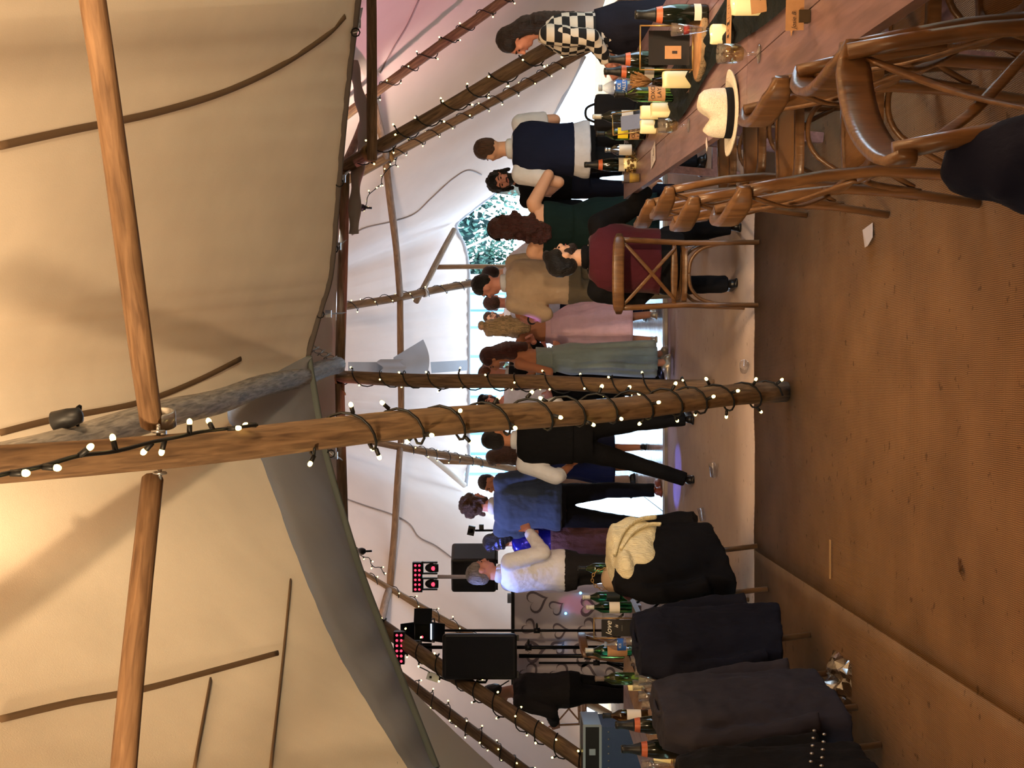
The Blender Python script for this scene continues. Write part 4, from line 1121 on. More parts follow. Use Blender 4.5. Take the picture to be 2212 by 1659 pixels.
chair('empty cross-back chair tucked under the table beside the wine goblet', 1.08, 2.16 * K, -92)
chair('empty cross-back chair pulled out from the table below the straw hat', .86, 2.47 * K, -90)
chair('empty cross-back chair in the row, between the pulled-out one and the pair further along', .965, 3.08 * K, -87)
chair('empty cross-back chair second along from the seated man', 1.105, 3.50 * K, -86)
chair('empty cross-back chair next to the seated man holding his hand', 1.15, 3.92 * K, -86)
chair('empty cross-back chair across the table beside the checked cardigan', 2.34, 4.55 * K, 62)
chair('cross-back chair draped with a black coat and cream cardigan', -1.33, 4.70 * K + .14, 56)
chair('cross-back chair draped with a navy blazer', -1.60, 3.92 * K, 72)
chair('cross-back chair draped with a charcoal blazer', -1.74, 3.38 * K, 80)
chair('cross-back chair draped with a black sequinned jacket', -1.84, 2.90 * K, 85)
chair('cross-back chair standing alone by the gap under the canvas', -4.5, 10.6 * K, 18, -.002)
chair('cross-back chair standing sideways in front of the patterned booth', -2.55, 6.75 * K, 78)

# ------------------------------------------------------------------ trestle tables
def table(label, c, L, W, rz, H=.76, n=5):
    """top surface at height H; long side along local y"""
    t = thing('trestle_table', label, 'table', (0, 0, 0), 0, 'long plank tables')
    pw = W / n
    for i in range(n):
        MB().box((-W / 2 + pw * (i + .5), 0, H - .0165), (pw - .004, L, .033)).build('plank', TABLEW, t, False)
    for sy in (-1, 1):
        y = sy * (L / 2 - .28)
        for sx in (-1, 1):
            MB().bar((sx * .30, y, 0), (sx * .24, y, H - .08), .05, .05, (0, 1, 0)).build('leg', TABLEW, t, False)
        MB().box((0, y, H - .06), (W * .86, .06, .055)).build('bearer', TABLEW, t, False)
        MB().box((0, y, .16), (.62, .045, .05)).build('foot_rail', TABLEW, t, False)
    MB().box((0, 0, .30), (.05, L - .6, .06)).build('stretcher', TABLEW, t, False)
    t.location = c; t.rotation_euler = (0, 0, R(rz)); return t
ax = V(.474, 3.696 * K, 0).normalized(); sx_ = V(ax.y, -ax.x, 0)
farL = W(1.275, 5.31, 0); W1 = .88; TL = 2.63 * K; TANG = -math.degrees(math.atan2(ax.x, ax.y))
for q, lb in ((.25, 'plank table holding the dried wreath and the juice tumbler'), (.75, 'plank table holding the straw hat and the wood slice'), (1.25, 'plank table holding the place cards next to the goblet'), (1.75, 'plank table end carrying the large cream hat')):
    T1c = farL - ax * (TL * q) + sx_ * W1 / 2
    table(lb, (T1c.x, T1c.y, .012), TL / 2 - .006, W1, TANG, .748)
TLr = W(-1.40, 5.3, 0); axl = V(-.075, -K, 0).normalized()
sl = V(axl.y, -axl.x, 0)
for q, lb in ((.75, 'plank table with the love is sign behind the overcoat'), (2.25, 'plank table with the sparkling wine behind the sequinned jacket')):
    T3c = TLr + axl * (q * K) + sl * .44
    table(lb, (T3c.x, T3c.y, .012), 1.5 * K - .006, .88, -math.degrees(math.atan2(-axl.x, -axl.y)), .748)
TZ = .762

# ------------------------------------------------------------------ coats over the chair backs
def coat(label, ch, m, bot, w0=.255, name='jacket', sleeves=True, th=.09, fold=.03, skew=0.0, low=0.0, yoff=-.305):
    t = thing(name, label, 'coat', (0, 0, 0))
    b = MB(); lev = 16; rr = []
    for i in range(lev + 1):
        q = i / lev; z = .925 + (bot - .925) * q
        wx = w0 * (.93 + .07 * min(1, q * 7)) * (1 + .06 * q); wy = th * (.70 + .30 * min(1, q * 6)) * (1 + .12 * q)
        rr.append([V(wx * math.copysign(abs(cos(a)) ** .6, cos(a)) * (1 + .02 * sin(5 * a + i * .2)) + skew * q * .1, yoff + wy * math.copysign(abs(sin(a)) ** .7, sin(a)) + .010 * q * sin(7 * a + .3 * i) + (.010 * math.exp(-(cos(a) / .10) ** 2) if sin(a) < 0 else 0), z + (low * (cos(a)) * q * .12)) for a in [2 * pi * j / 40 for j in range(40)]])
    b.rings(rr)
    if sleeves:
        for s in (-1, 1):
            b.chain([V(s * w0 * .86, yoff, .86), V(s * (w0 + .045), yoff - .01, .70), V(s * (w0 + .05), yoff - .06, .45), V(s * (w0 + .03), yoff - .09, bot + .12)], [.05, .058, .055, .050], flat1=True)
    blob(b, 'cloth', m, t, .013, 2, fold)
    # collar roll and lapel
    b = MB(); b.tube(catmull([V(-w0 * .5, yoff - .085, .83), V(-w0 * .36, yoff - .055, .905), V(-.06, yoff - .03, .928), V(.06, yoff - .03, .928), V(w0 * .36, yoff - .055, .905), V(w0 * .5, yoff - .085, .83)], 5), .016, 8, flat=.5)
    b.build('collar', m, t)
    t.location = ch.location; t.rotation_euler = ch.rotation_euler
    return t
chs = {o['label']: o for o in bpy.data.objects if o.name.startswith('cross_back_chair')}
def chl(s): return [o for k, o in chs.items() if s in k][0]
FELT = cloth('black_overcoat', (7, 6, 10)); CREAM = mat('cream_knit', (236, 224, 186), .9, bump=(55, .9, (2.2, 2.2, .4)), vary=(30, .08))
coat('long black overcoat hung over a chair under the cream cardigan', chl('cream cardigan'), FELT, .26, .27, 'overcoat', th=.12, low=.5)
coat('navy blazer hung over the chair next to the black overcoat', chl('navy blazer'), cloth('navy_blazer', (14, 16, 30)), .20, .268, 'blazer', th=.125, low=-.4)
coat('charcoal grey blazer hung over a chair', chl('charcoal blazer'), cloth('charcoal_blazer', (44, 42, 50)), .17, .27, 'blazer', th=.125, low=.3)
sj = coat('black sequinned jacket hung over a chair with a studded strap', chl('sequinned'), cloth('black_jacket', (9, 7, 8)), .22, .265, 'jacket', th=.125)
# studded strap and sequins on the jacket
MB().bar(V(-.20, -.42, .48), V(.24, -.44, .36), .09, .012, (0, 0, 1)).build('studded_strap', SHOE, sj, False)
sj_loc = sj.location.copy(); sj_rot = sj.rotation_euler.copy(); sj.location = (0, 0, 0); sj.rotation_euler = (0, 0, 0)
stm = None
for k in range(12):
    q = k / 11; p = V(-.18, -.449, .472) * (1 - q) + V(.22, -.469, .362) * q + V(0, 0, .02 * (1 if k % 2 else -1))
    if stm is None:
        stm = MB().ell((0, 0, 0), (.008, .006, .008), 8, 6).mesh('stud', STEEL)
    o = bpy.data.objects.new('stud', stm); COL.link(o); o.parent = sj; o.location = p
SEQB = mat('bronze_sequins', (70, 46, 36), .35, .6)
b = MB(); rnd = random.Random(3)
for k in range(260):
    p = V(rnd.uniform(-.2, .2), -.402 - rnd.uniform(0, .012), rnd.uniform(.55, .82)); b.ell(p, .0026, 5, 4)
b.build('sequins', SEQB, sj, kind='stuff')
sj.location = sj_loc; sj.rotation_euler = sj_rot
# cream ribbed cardigan folded over the black overcoat
cg = thing('knitted_cardigan', 'cream ribbed knitted cardigan folded over the black overcoat', 'cardigan', (0, 0, 0))
b = MB()
for (p, r, rt) in (((.06, -.31, .90), (.235, .15, .055), 0), ((.12, -.40, .78), (.17, .060, .15), .25), ((.02, -.40, .80), (.14, .06, .13), -.3), ((.18, -.36, .70), (.10, .07, .12), .5), ((-.13, -.34, .86), (.12, .13, .07), -.2), ((-.06, -.40, .76), (.11, .055, .10), .1)):
    b.ell(p, r, 16, 10, Euler((0, rt, 0)).to_matrix())
blob(b, 'knit', CREAM, cg, .012, 2, .035)
b = MB()
b.tube(catmull([V(-.1, -.44, .92), V(.06, -.475, .86), V(.18, -.475, .76), V(.24, -.45, .64)], 6), .018, 8, flat=.6)
b.tube(catmull([V(-.06, -.45, .88), V(.06, -.475, .80), V(.14, -.472, .70), V(.16, -.46, .62)], 6), .016, 8, flat=.6)
b.build('ribbed_edge', CREAM, cg)
k = chl('cream cardigan'); cg.location = k.location; cg.rotation_euler = k.rotation_euler
# navy jacket on the pulled-out front chair's corner
c1 = chl('navy jacket'); nj = thing('jacket', 'navy jacket hooked over the corner of the empty chair', 'coat', (0, 0, 0))
b = MB(); b.ell((.22, -.30, .70), (.06, .08, .09)); b.ell((.24, -.28, .55), (.10, .12, .20)); b.ell((.24, -.26, .32), (.12, .14, .2)); b.chain([V(.28, -.30, .6), V(.32, -.32, .4), V(.31, -.32, .2)], [.06, .058, .052])
blob(b, 'cloth', cloth('navy_jacket', (18, 22, 44)), nj, .013, 2, .04)
nj.location = c1.location; nj.rotation_euler = c1.rotation_euler
dj = thing('coat', 'dark cloth bundle slung behind the black overcoat', 'coat', (0, 0, 0))
b = MB(); b.ell((.30, -.22, .80), (.08, .10, .10)); b.ell((.33, -.22, .68), (.09, .10, .14)); blob(b, 'cloth', C_BLACK, dj, .013, 2, .04)
dj.location = chl('cream cardigan').location; dj.rotation_euler = chl('cream cardigan').rotation_euler

# ------------------------------------------------------------------ things on the tables
def glassm(name, c, rough=.03, ior=1.45): return mat(name, c, rough, trans=1.0, ior=ior, spec=.5)
G_GREEN = glassm('green_glass', (92, 128, 66)); G_DGREEN = glassm('emerald_glass', (30, 110, 70)); G_BLACK = mat('black_glass', (14, 20, 14), .08, spec=.6); G_CLEAR = None; G_AMB = glassm('amber_glass', (110, 80, 40))
def thin_clear(name, tint, gloss=.10, edge=.45):
    m = bpy.data.materials.new(name); m.use_nodes = True; N, L = nt(m); N.remove(N['Principled BSDF'])
    tr = N.new('ShaderNodeBsdfTransparent'); tr.inputs[0].default_value = tint; gl = N.new('ShaderNodeBsdfGlossy'); gl.inputs['Roughness'].default_value = .06
    lw = N.new('ShaderNodeLayerWeight'); lw.inputs[0].default_value = .35; ma = N.new('ShaderNodeMath'); ma.operation = 'MULTIPLY_ADD'; ma.inputs[1].default_value = edge; ma.inputs[2].default_value = gloss
    mx = N.new('ShaderNodeMixShader'); L.new(lw.outputs['Facing'], ma.inputs[0]); L.new(ma.outputs[0], mx.inputs[0]); L.new(tr.outputs[0], mx.inputs[1]); L.new(gl.outputs[0], mx.inputs[2]); L.new(mx.outputs[0], N['Material Output'].inputs[0])
    return m
G_CLEAR = thin_clear('clear_plastic', (.93, .94, .96, 1)); G_PANE = thin_clear('sign_pane', (.97, .97, .98, 1), .01, .12)
KRAFT = mat('kraft_paper', (182, 138, 98), .85, vary=(40, .08)); ORANGE = mat('orange_foil', (184, 96, 62), .45); WHITEL = mat('white_label', (220, 214, 204), .7); FOILW = mat('pale_foil', (190, 186, 176), .4, .3); YELLOWL = mat('yellow_label', (228, 206, 40), .6)
CANDLE = mat('led_candle', (246, 236, 204), .6, emit=((255, 206, 96), .30)); CARDW = mat('white_card', (214, 206, 206), .8); INK = mat('ink', (52, 44, 44), .8); CHALK = mat('chalk', (232, 228, 214), .8); BOARD = mat('chalk_board', (16, 14, 14), .6)
FLAME = mat('candle_glow', (255, 240, 190), .5, emit=((255, 224, 130), 3.0))
def text(body, p, size, rot, m, parent=None, align='CENTER', shear=0.0, name='lettering'):
    cu = bpy.data.curves.new(name, 'FONT'); cu.body = body; cu.size = size; cu.align_x = align; cu.align_y = 'CENTER'; cu.shear = shear; cu.extrude = .0004
    cu.materials.append(m); tmp = bpy.data.objects.new('tmp_text', cu); COL.link(tmp)
    dg = bpy.context.evaluated_depsgraph_get(); me = bpy.data.meshes.new_from_object(tmp.evaluated_get(dg)); bpy.data.objects.remove(tmp); me.name = name
    if not me.materials: me.materials.append(m)
    o = bpy.data.objects.new(name, me); COL.link(o)
    o.location = Vector(p) - (wloc(parent) if parent else V(0, 0, 0)); o.rotation_euler = rot
    if parent: o.parent = parent
    return o
def bottle(label, p, kind, glass, h=.30, foil=BLACKP, ring=None, lab=None, lab_z=(.06, .15), group='bottles on the plank tables', scale=1.0, lab_text=None, face=0):
    p = Vector(p); t = thing('bottle', label, 'bottle', p, 0, group); n = 20
    r = .0375
    if kind == 'wine': prof = [(.001, 0), (.034, .0), (r, .006), (r, .185), (.034, .205), (.021, .228), (.0145, .245), (.0145, .292), (.0165, .294), (.0165, .302), (.013, .304)]
    elif kind == 'sparkling': r = .044; prof = [(.001, 0), (.040, 0), (r, .008), (r, .13), (.041, .16), (.030, .215), (.019, .255), (.0165, .285), (.0185, .288), (.0185, .302), (.016, .306)]
    else: r = .036; prof = [(.001, 0), (.033, 0), (r, .005), (r, .14), (.030, .162), (.015, .182), (.014, .21), (.016, .212), (.016, .226), (.012, .228)]
    k = h / prof[-1][1]; prof = [(a * (k * .5 + .5), z * k) for a, z in prof]
    b = MB(); b.lathe(prof, n, p); b.build('glass', glass, t)
    def gr(z):
        for (r0, z0), (r1, z1) in zip(prof, prof[1:]):
            if z0 <= z <= z1 and z1 > z0: return r0 + (r1 - r0) * (z - z0) / (z1 - z0)
        return .016
    zt = prof[-1][1]; f0 = .70 if kind == 'sparkling' else .82
    if foil:
        zs = [zt * (f0 + (.995 - f0) * q / 8) for q in range(9)]; MB().lathe([(gr(z) + .0012, z) for z in zs] + [(.001, zt + .002)], 16, p).build('foil', foil, t)
    if ring:
        zs = [zt * (f0 - .075 + .085 * q / 4) for q in range(5)]; MB().lathe([(gr(z) + .0020, z) for z in zs], 16, p, False).build('neck_band', ring, t)
    if lab:
        b = MB(); rr = r * (k * .5 + .5) + .0008
        b.grid(lambda u, v: p + V(rr * sin(face + (u - .5) * 2.6), -rr * cos(face + (u - .5) * 2.6), (lab_z[0] + (lab_z[1] - lab_z[0]) * v) * k), 14, 2); lo = b.build('label', lab, t)
        if lab_text:
            for q, ln in enumerate(lab_text): text(ln, p + V(0, -rr - .0035, (lab_z[1] - .022 - q * .032) * k), .028, (R(90), 0, 0), INK, t)
    return t
def goblet(label, p, kind, fill=None, h=None, group='plastic glasses on the plank tables'):
    p = Vector(p); t = thing('plastic_glass', label, 'glass', p, 0, group)
    if kind == 'flute': prof = [(.001, 0), (.026, 0), (.027, .003), (.006, .010), (.005, .045), (.010, .06), (.020, .12), (.0265, .185), (.0255, .185), (.0185, .12), (.008, .064), (.0005, .060)]
    elif kind == 'goblet': prof = [(.001, 0), (.031, 0), (.032, .003), (.006, .010), (.005, .040), (.014, .048), (.030, .065), (.034, .085), (.033, .138), (.0318, .138), (.0325, .085), (.028, .067), (.012, .052), (.0005, .050)]
    else: prof = [(.001, 0), (.028, 0), (.037, .105), (.038, .107), (.0355, .105), (.027, .003), (.0005, .003)]
    b = MB(); b.lathe(prof, 18, p); b.build('bowl', G_CLEAR, t)
    if fill:
        m, z0, z1, r0, r1 = fill; MB().lathe([(.0001, z0), (r0, z0), (r1, z1), (.0001, z1)], 16, p).build('drink', m, t)
    return t
def candle(label, p, h=.09, r=.038, group='cream candles on the plank tables'):
    p = Vector(p); t = thing('candle', label, 'candle', p, 0, group); n = 20
    b = MB(); rr = []
    for (q, z) in ((.9, 0), (1, .004), (1, h * .5), (1, h * .9), (.94, h), (.8, h * .93), (.5, h * .8), (.001, h * .78)):
        rr.append([p + V(r * q * cos(2 * pi * j / n), r * q * sin(2 * pi * j / n), z + (.002 * sin(3 * 2 * pi * j / n + p.x * 9) if z >= h * .92 else 0)) for j in range(n)])
    b.rings(rr); b.build('wax', CANDLE, t)
    MB().ell(p + V(0, 0, h * .86), (.006, .006, .012), 8, 6).build('flame', FLAME, t)
    return t
JUICE = mat('orange_juice', (236, 190, 70), .3); RED = mat('red_berry', (190, 50, 40), .4); CIDER = thin_clear('pale_cider', (.90, .78, .50, 1), .03)
# table runner of dark gauze, gathered down the middle of both right tables
RUN = cloth('dark_gauze', (22, 30, 34), .9, .9)
b = MB()
def runner(u, v):
    q = farL + sx_ * .36 - ax * (.12 + 4.6 * K * u)
    wv = (v - .5) * (.24 + .05 * sin(u * 23))
    return V(q.x, q.y, 0) + sx_ * (wv + .03 * sin(u * 14)) + V(0, 0, TZ + .012 + .012 * sin(v * 19 + 5 * sin(u * 21)) * sin(pi * v) + .008 * sin(u * 90 + v * 7) * sin(pi * v))
b.grid(runner, 130, 14); b.build('table_runner', RUN, None, True, 'dark gauze runner gathered down the tables beneath the wood slice', 'table runner')

P = lambda x, y: on(x, y, TZ)
bottle('black sparkling wine bottle with an orange neck band beside the wood slice', P(1528, 32), 'sparkling', G_BLACK, .30, BLACKP, ORANGE, WHITEL, (.03, .06), face=.5)
# wood slice with wire frame sign
ws = thing('wood_slice', 'bark-edged round wood slice under the framed card', 'wood slice', P(1520, 95)); c = P(1520, 95)
b = MB(); n = 36
b.rings([[c + V((rad + .006 * sin(5 * a)) * cos(a), (rad + .006 * sin(5 * a)) * sin(a), z) for a in [2 * pi * j / n for j in range(n)]] for rad, z in ((.146, .022), (.140, .032))]); b.build('face', wood('slice_face', (150, 104, 66), (196, 148, 104), .6, (1, 1, 1), 12), ws)
b = MB(); b.rings([[c + V((rad + .006 * sin(5 * a) + .003 * sin(17 * a)) * cos(a), (rad + .006 * sin(5 * a)) * sin(a), z) for a in [2 * pi * j / n for j in range(n)]] for rad, z in ((.140, 0), (.150, .006), (.152, .022), (.146, .030))], False); b.build('bark', mat('pale_bark', (150, 128, 100), .95, bump=(60, 1)), ws)
def wire_sign(label, c, wd, hg, rz, card, cw, chh, lean=0.0, name='framed_sign'):
    t = thing(name, label, 'sign', (0, 0, 0)); q = []
    for (x, z) in ((-wd / 2, 0), (wd / 2, 0), (wd / 2, hg), (-wd / 2, hg), (-wd / 2, 0)): q.append(V(x, lean * z, z))
    b = MB()
    for i in range(4): b.seg(q[i], q[i + 1], .0035, .0035, n=6)
    b.build('wire_frame', GOLD, t)
    for s in (-1, 1): MB().seg((s * wd / 2, 0, .003), (s * wd / 2, .07, .003), .0035, .0035, n=6).build('foot', GOLD, t)
    MB().box((0, lean * hg * .45 + .004, hg * .45), (cw, .003, chh), Euler((-math.atan(lean), 0, 0)).to_matrix()).build('card', card, t, False)
    b = MB(); b.box((0, lean * hg * .5 - .002, hg * .5), (wd * .98, .002, hg * .97), Euler((-math.atan(lean), 0, 0)).to_matrix()); b.build('glass', G_PANE, t, False)
    t.location = c; t.rotation_euler = (0, 0, R(rz)); return t
s1 = wire_sign('gold wire frame with a black card standing on the wood slice', P(1514, 103) + V(0, 0, .034), .185, .225, -4, BOARD, .145, .175)
s1l = s1.location.copy(); s1r = s1.rotation_euler.copy(); s1.location = (0, 0, 0); s1.rotation_euler = (0, 0, 0)
MB().box((-.02, -.0015, .085), (.055, .002, .07)).build('paper_label', KRAFT, s1, False); MB().box((-.02, -.003, .078), (.012, .001, .022)).build('print', INK, s1, False)
s1.location = s1l; s1.rotation_euler = s1r
goblet('clear flute with a red berry standing on the wood slice edge', P(1552, 64) + V(0, 0, 0.0), 'flute', (RED, .115, .135, .017, .02))
candle('short lit candle beside the order-of-day card', P(1567, 74), .055, .038)
goblet('clear goblet of white wine alone on the bare table', P(1640, 116), 'goblet', (CIDER, .055, .115, .022, .031))
candle('lit candle at the table edge above the printed menu', P(1648, 8), .10, .038)
candle('tall lit candle standing against the wood slice', P(1492, 172), .125, .038)
bottle('green wine bottle with a kraft label printed in capitals', P(1457, 204), 'wine', G_GREEN, .295, BLACKP, None, KRAFT, (.05, .135), lab_text=['OXO', 'LAY'])
bottle('sparkling wine bottle standing behind the dried flowers', P(1432, 154), 'sparkling', G_GREEN, .31, BLACKP, ORANGE, WHITEL, (.05, .1))
bottle('black sparkling wine bottle behind the framed card', P(1440, 128), 'sparkling', G_BLACK, .30, BLACKP, ORANGE)
# water bottle
def water(label, p, h=.27, txt=('ICE', 'VALLEY')):
    p = Vector(p); t = thing('water_bottle', label, 'bottle', p); k = h / .27
    prof = [(.001, 0), (.034, 0), (.039, .008)] + [(.039 - .002 * (i % 2), .02 + .012 * i) for i in range(9)] + [(.039, .14), (.040, .19), (.036, .21), (.022, .24), (.013, .252), (.013, .26)]
    MB().lathe([(a * k, z * k) for a, z in prof], 20, p).build('plastic', G_CLEAR, t)
    MB().lathe([(.016 * k, .258 * k), (.016 * k, .276 * k), (.0005, .277 * k)], 16, p).build('cap', mat('grey_cap', (150, 160, 176), .5), t)
    MB().lathe([(.0403 * k, .135 * k), (.0408 * k, .19 * k)], 20, p, False).build('label', mat('blue_label', (40, 90, 170), .5), t)
    for i, ln in enumerate(txt): text(ln, p + V(0, -.043 * k, (.176 - .024 * i) * k), .022 * k, (R(90), 0, 0), CHALK, t)
    return t
water('large clear water bottle with a blue label behind the dried flowers', P(1412, 190), .30)
# dried flower bunch
df_ = thing('dried_flowers', 'bunch of dried grasses in a small amber vase among the bottles', 'flowers', P(1440, 176)); c = P(1440, 176)
MB().lathe([(.001, 0), (.026, 0), (.03, .03), (.02, .06), (.018, .075)], 16, c).build('vase', G_AMB, df_)
b = MB(); rnd = random.Random(5)
for k in range(110):
    a = rnd.uniform(0, 2 * pi); s = rnd.uniform(0, .05); tip = c + V(s * cos(a), s * sin(a), rnd.uniform(.13, .19)); b.tube([c + V(0, 0, .07), tip], [.0012, .004], 4)
b.build('stems', mat('dried_stem', (150, 110, 70), .9, vary=(40, .4)), df_, kind='stuff')
candle('lit candle in front of the pair beside the kraft label bottle', P(1447, 238), .095, .037)
candle('lit candle behind its twin beside the kraft label bottle', P(1424, 243), .10, .037)
candle('lit candle on the runner beyond the wine goblet', P(1417, 274), .085, .038)
goblet('clear goblet of cider beside the runner and the straw hat', P(1488, 271), 'goblet', (CIDER, .055, .1, .022, .031))
s2 = wire_sign('tilted glass holder with a printed card leaning among the candles', P(1400, 258), .15, .2, 24, mat('dim_card', (120, 124, 140), .6), .10, .13, .25)
bx = thing('black_box', 'black box bag standing behind the tilted glass holder', 'bag', P(1380, 238)); c = P(1376, 240)
b = MB(); b.box(c + V(0, .06, .13), (.22, .13, .26)); o = b.build('body', C_BLACK, bx, False); bv = o.modifiers.new('edges', 'BEVEL'); bv.width = .02; bv.segments = 3
MB().tube(catmull([c + V(-.06, .06, .25), c + V(-.03, .06, .31), c + V(.03, .06, .31), c + V(.06, .06, .25)], 5), .008, 6).build('handle', C_BLACK, bx)
bottle('wine bottle with a silver capsule behind the glass holder', P(1388, 252), 'wine', G_BLACK, .30, FOILW, None, WHITEL, (.06, .13))
bottle('olive wine bottle with a yellow note and kraft label', P(1394, 289), 'wine', G_GREEN, .29, BLACKP, None, KRAFT, (.04, .10), lab_text=['OXO', 'LAY'])
ynote = MB().grid(lambda u, v: P(1394, 289) + V(.0400 * sin((u - .5) * 1.8), -.0400 * cos((u - .5) * 1.8), .105 + .06 * v), 8, 2); ynote.build('paper_note', YELLOWL, None, True, 'yellow paper note stuck on the olive wine bottle', 'note')
bottle('small clear spirit bottle with a white label', P(1376, 324), 'small', G_CLEAR, .20, STEEL, None, WHITEL, (.04, .13))
bottle('dark sparkling wine bottle beside the dried wreath', P(1366, 356), 'sparkling', G_BLACK, .31, BLACKP, ORANGE, WHITEL, (.05, .09))
candle('lit candle inside the dried wreath at the table end', P(1374, 353), .075, .034)
wr = thing('dried_wreath', 'small dried wreath around the candle at the table end', 'wreath', P(1374, 353)); c = P(1374, 353); b = MB(); rnd = random.Random(9)
for k in range(90):
    a = rnd.uniform(0, 2 * pi); q = .062 + rnd.uniform(-.012, .012); p = c + V(q * cos(a), q * sin(a), rnd.uniform(.01, .06)); b.ell(p, (.008, .008, .012), 6, 4, Euler((rnd.uniform(0, 3), rnd.uniform(0, 3), 0)).to_matrix())
b.build('sprigs', mat('dried_sprig', (120, 92, 52), .9, vary=(50, .5)), wr, kind='stuff')
goblet('clear tumbler of orange juice on the table corner', P(1382, 384), 'tumbler', (JUICE, .004, .062, .026, .032))
def card(label, pts, m, lines=(), name='menu_card', z=.004, ink=INK):
    q = [V(p.x, p.y, TZ + z) for p in pts]; t = thing(name, label, 'card', (q[0] + q[2]) / 2)
    b = MB(); vs = q + [p - V(0, 0, .0015) for p in q]; b.add(vs, [(0, 1, 2, 3), (7, 6, 5, 4), (0, 4, 5, 1), (1, 5, 6, 2), (2, 6, 7, 3), (3, 7, 4, 0)]); b.build('paper', m, t, False)
    ex = (q[1] - q[0]); ey = (q[3] - q[0]); ang = math.atan2(ex.y, ex.x)
    for (ln, u, v, sz, sh) in lines: text(ln, q[0] + ex * u + ey * v + V(0, 0, .0012), sz, (0, 0, ang), ink, t, shear=sh)
    return t
# printed menu under the candle; its lettering faces the guests across the table
mc = P(1590, 50); e1 = V(-.98, -.2, 0); e2 = V(.2, -.98, 0)
def card_at(c, w_, h_, a): 
    u = V(cos(a), sin(a), 0); v = V(-sin(a), cos(a), 0); return [c - u * w_ / 2 - v * h_ / 2, c + u * w_ / 2 - v * h_ / 2, c + u * w_ / 2 + v * h_ / 2, c - u * w_ / 2 + v * h_ / 2]
card('kraft order-of-day card lying on the runner under a candle', card_at(P(1592, 45), .10, .215, R(172 - 90)), KRAFT, [('To the wedding of', .5, .9, .009, .3), ('Josie', .5, .76, .022, .35), ('&', .5, .66, .012, .3), ('Jordan', .5, .55, .022, .35), ('- - - - - - - - - - - -', .5, .46, .008, 0), ('- - - - -', .5, .38, .008, 0), ('- - - - - - - -', .5, .30, .008, 0), ('- - - - - - -', .5, .25, .008, 0)], z=.03)
card('kraft invitation card lying flat under the place card', card_at(P(1712, 8), .10, .16, R(120)), KRAFT, [('To the wedding of', .5, .86, .009, .3), ('Josie', .5, .7, .018, .3), ('& Jordan', .5, .5, .018, .3)])
card('white folded menu card lying beside the dried wreath', card_at(P(1412, 336), .105, .20, R(5)), CARDW, [('Josie', .35, .62, .016, .3), ('&', .5, .5, .012, .3), ('Jordan', .62, .38, .016, .3), ('___________', .5, .28, .01, 0), ('- - - -', .5, .18, .01, 0)])
card('small pale tag lying by the table edge', card_at(P(1528, 312), .05, .03, R(30)), CARDW)
# place card in a wooden cube
pcb = thing('place_card', 'kraft place card held in a small dark wooden block', 'card', P(1748, 36)); c = P(1748, 36)
MB().box(c + V(0, 0, .015), (.034, .03, .03), Euler((0, 0, R(-6))).to_matrix()).build('block', mat('dark_wood_block', (70, 56, 38), .7), pcb, False)
MB().box(c + V(.005, .0, .04), (.085, .002, .05), Euler((R(-14), 0, R(-6))).to_matrix()).build('paper', KRAFT, pcb, False); text('Josie B', c + V(-.012, -.004, .043), .017, (R(76), 0, R(-6)), INK, pcb, shear=.3)
pcb2 = thing('place_card', 'kraft place card leaning beside the candle at the table edge', 'card', P(1652, -2)); c = P(1652, 4)
MB().box(c + V(-.02, -.05, .03), (.07, .002, .05), Euler((R(-20), 0, R(20))).to_matrix()).build('paper', KRAFT, pcb2, False)
MB().box(c + V(-.0, -.035, .012), (.03, .03, .025)).build('block', mat('dark_wood_block', (70, 56, 38), .7), pcb2, False)
# hats
def hat(label, c, rb, m, bandm, rz=0.0, tilt=0.0):
    t = thing('straw_hat', label, 'hat', (0, 0, 0)); n = 40
    def ring(rx, ry, z, f=0.0, lift=0.0): return [V(rx * cos(a), ry * sin(a), z + lift * (cos(a) ** 2) + f) for a in [2 * pi * j / n for j in range(n)]]
    b = MB(); k = rb / .16
    b.rings([ring(.095 * k, .083 * k, 0), ring(.16 * k, .135 * k, .002, 0, .012), ring(.163 * k, .138 * k, .006, 0, .014), ring(.158 * k, .133 * k, .009, 0, .012), ring(.096 * k, .085 * k, .008)], False); b.build('brim', m, t)
    b = MB(); rr = [ring(.094 * k, .082 * k, .004), ring(.094 * k, .081 * k, .05 * k), ring(.092 * k, .078 * k, .085 * k), ring(.086 * k, .072 * k, .112 * k), ring(.070 * k, .058 * k, .130 * k), ring(.045 * k, .036 * k, .136 * k), ring(.02 * k, .016 * k, .134 * k)]
    for q in rr[1:]:
        for p in q:
            hz = min(1, max(0, p.z - .045 * k) / (.05 * k))
            p.z -= .046 * k * hz * math.exp(-((p.x + .022 * k) / (.026 * k)) ** 2)
            p.z -= .020 * k * hz * max(0, -p.x / (.09 * k)); p.y *= 1 - .25 * max(0, -p.x / (.09 * k)) * hz
    b.rings(rr); b.build('crown', m, t)
    MB().rings([ring(.0955 * k, .0838 * k, .006), ring(.0962 * k, .0845 * k, .02 * k), ring(.0945 * k, .083 * k, .036 * k), ring(.092 * k, .08 * k, .036 * k)], False).build('hat_band', bandm, t)
    t.location = c; t.rotation_euler = (0, tilt, R(rz)); return t
STRAW = mat('straw', (240, 232, 216), .85, bump=(240, .6), vary=(120, .1))
hat('cream straw hat with a black band sitting on the table edge', P(1590, 243) + V(.01, .06, .0), .155, STRAW, C_BLACK, -6)
hat('large cream hat resting on the table beyond the place cards', W(.775, 1.10, TZ), .215, mat('cream_felt', (238, 220, 176), .9), mat('cream_felt', (238, 220, 176), .9), 30)

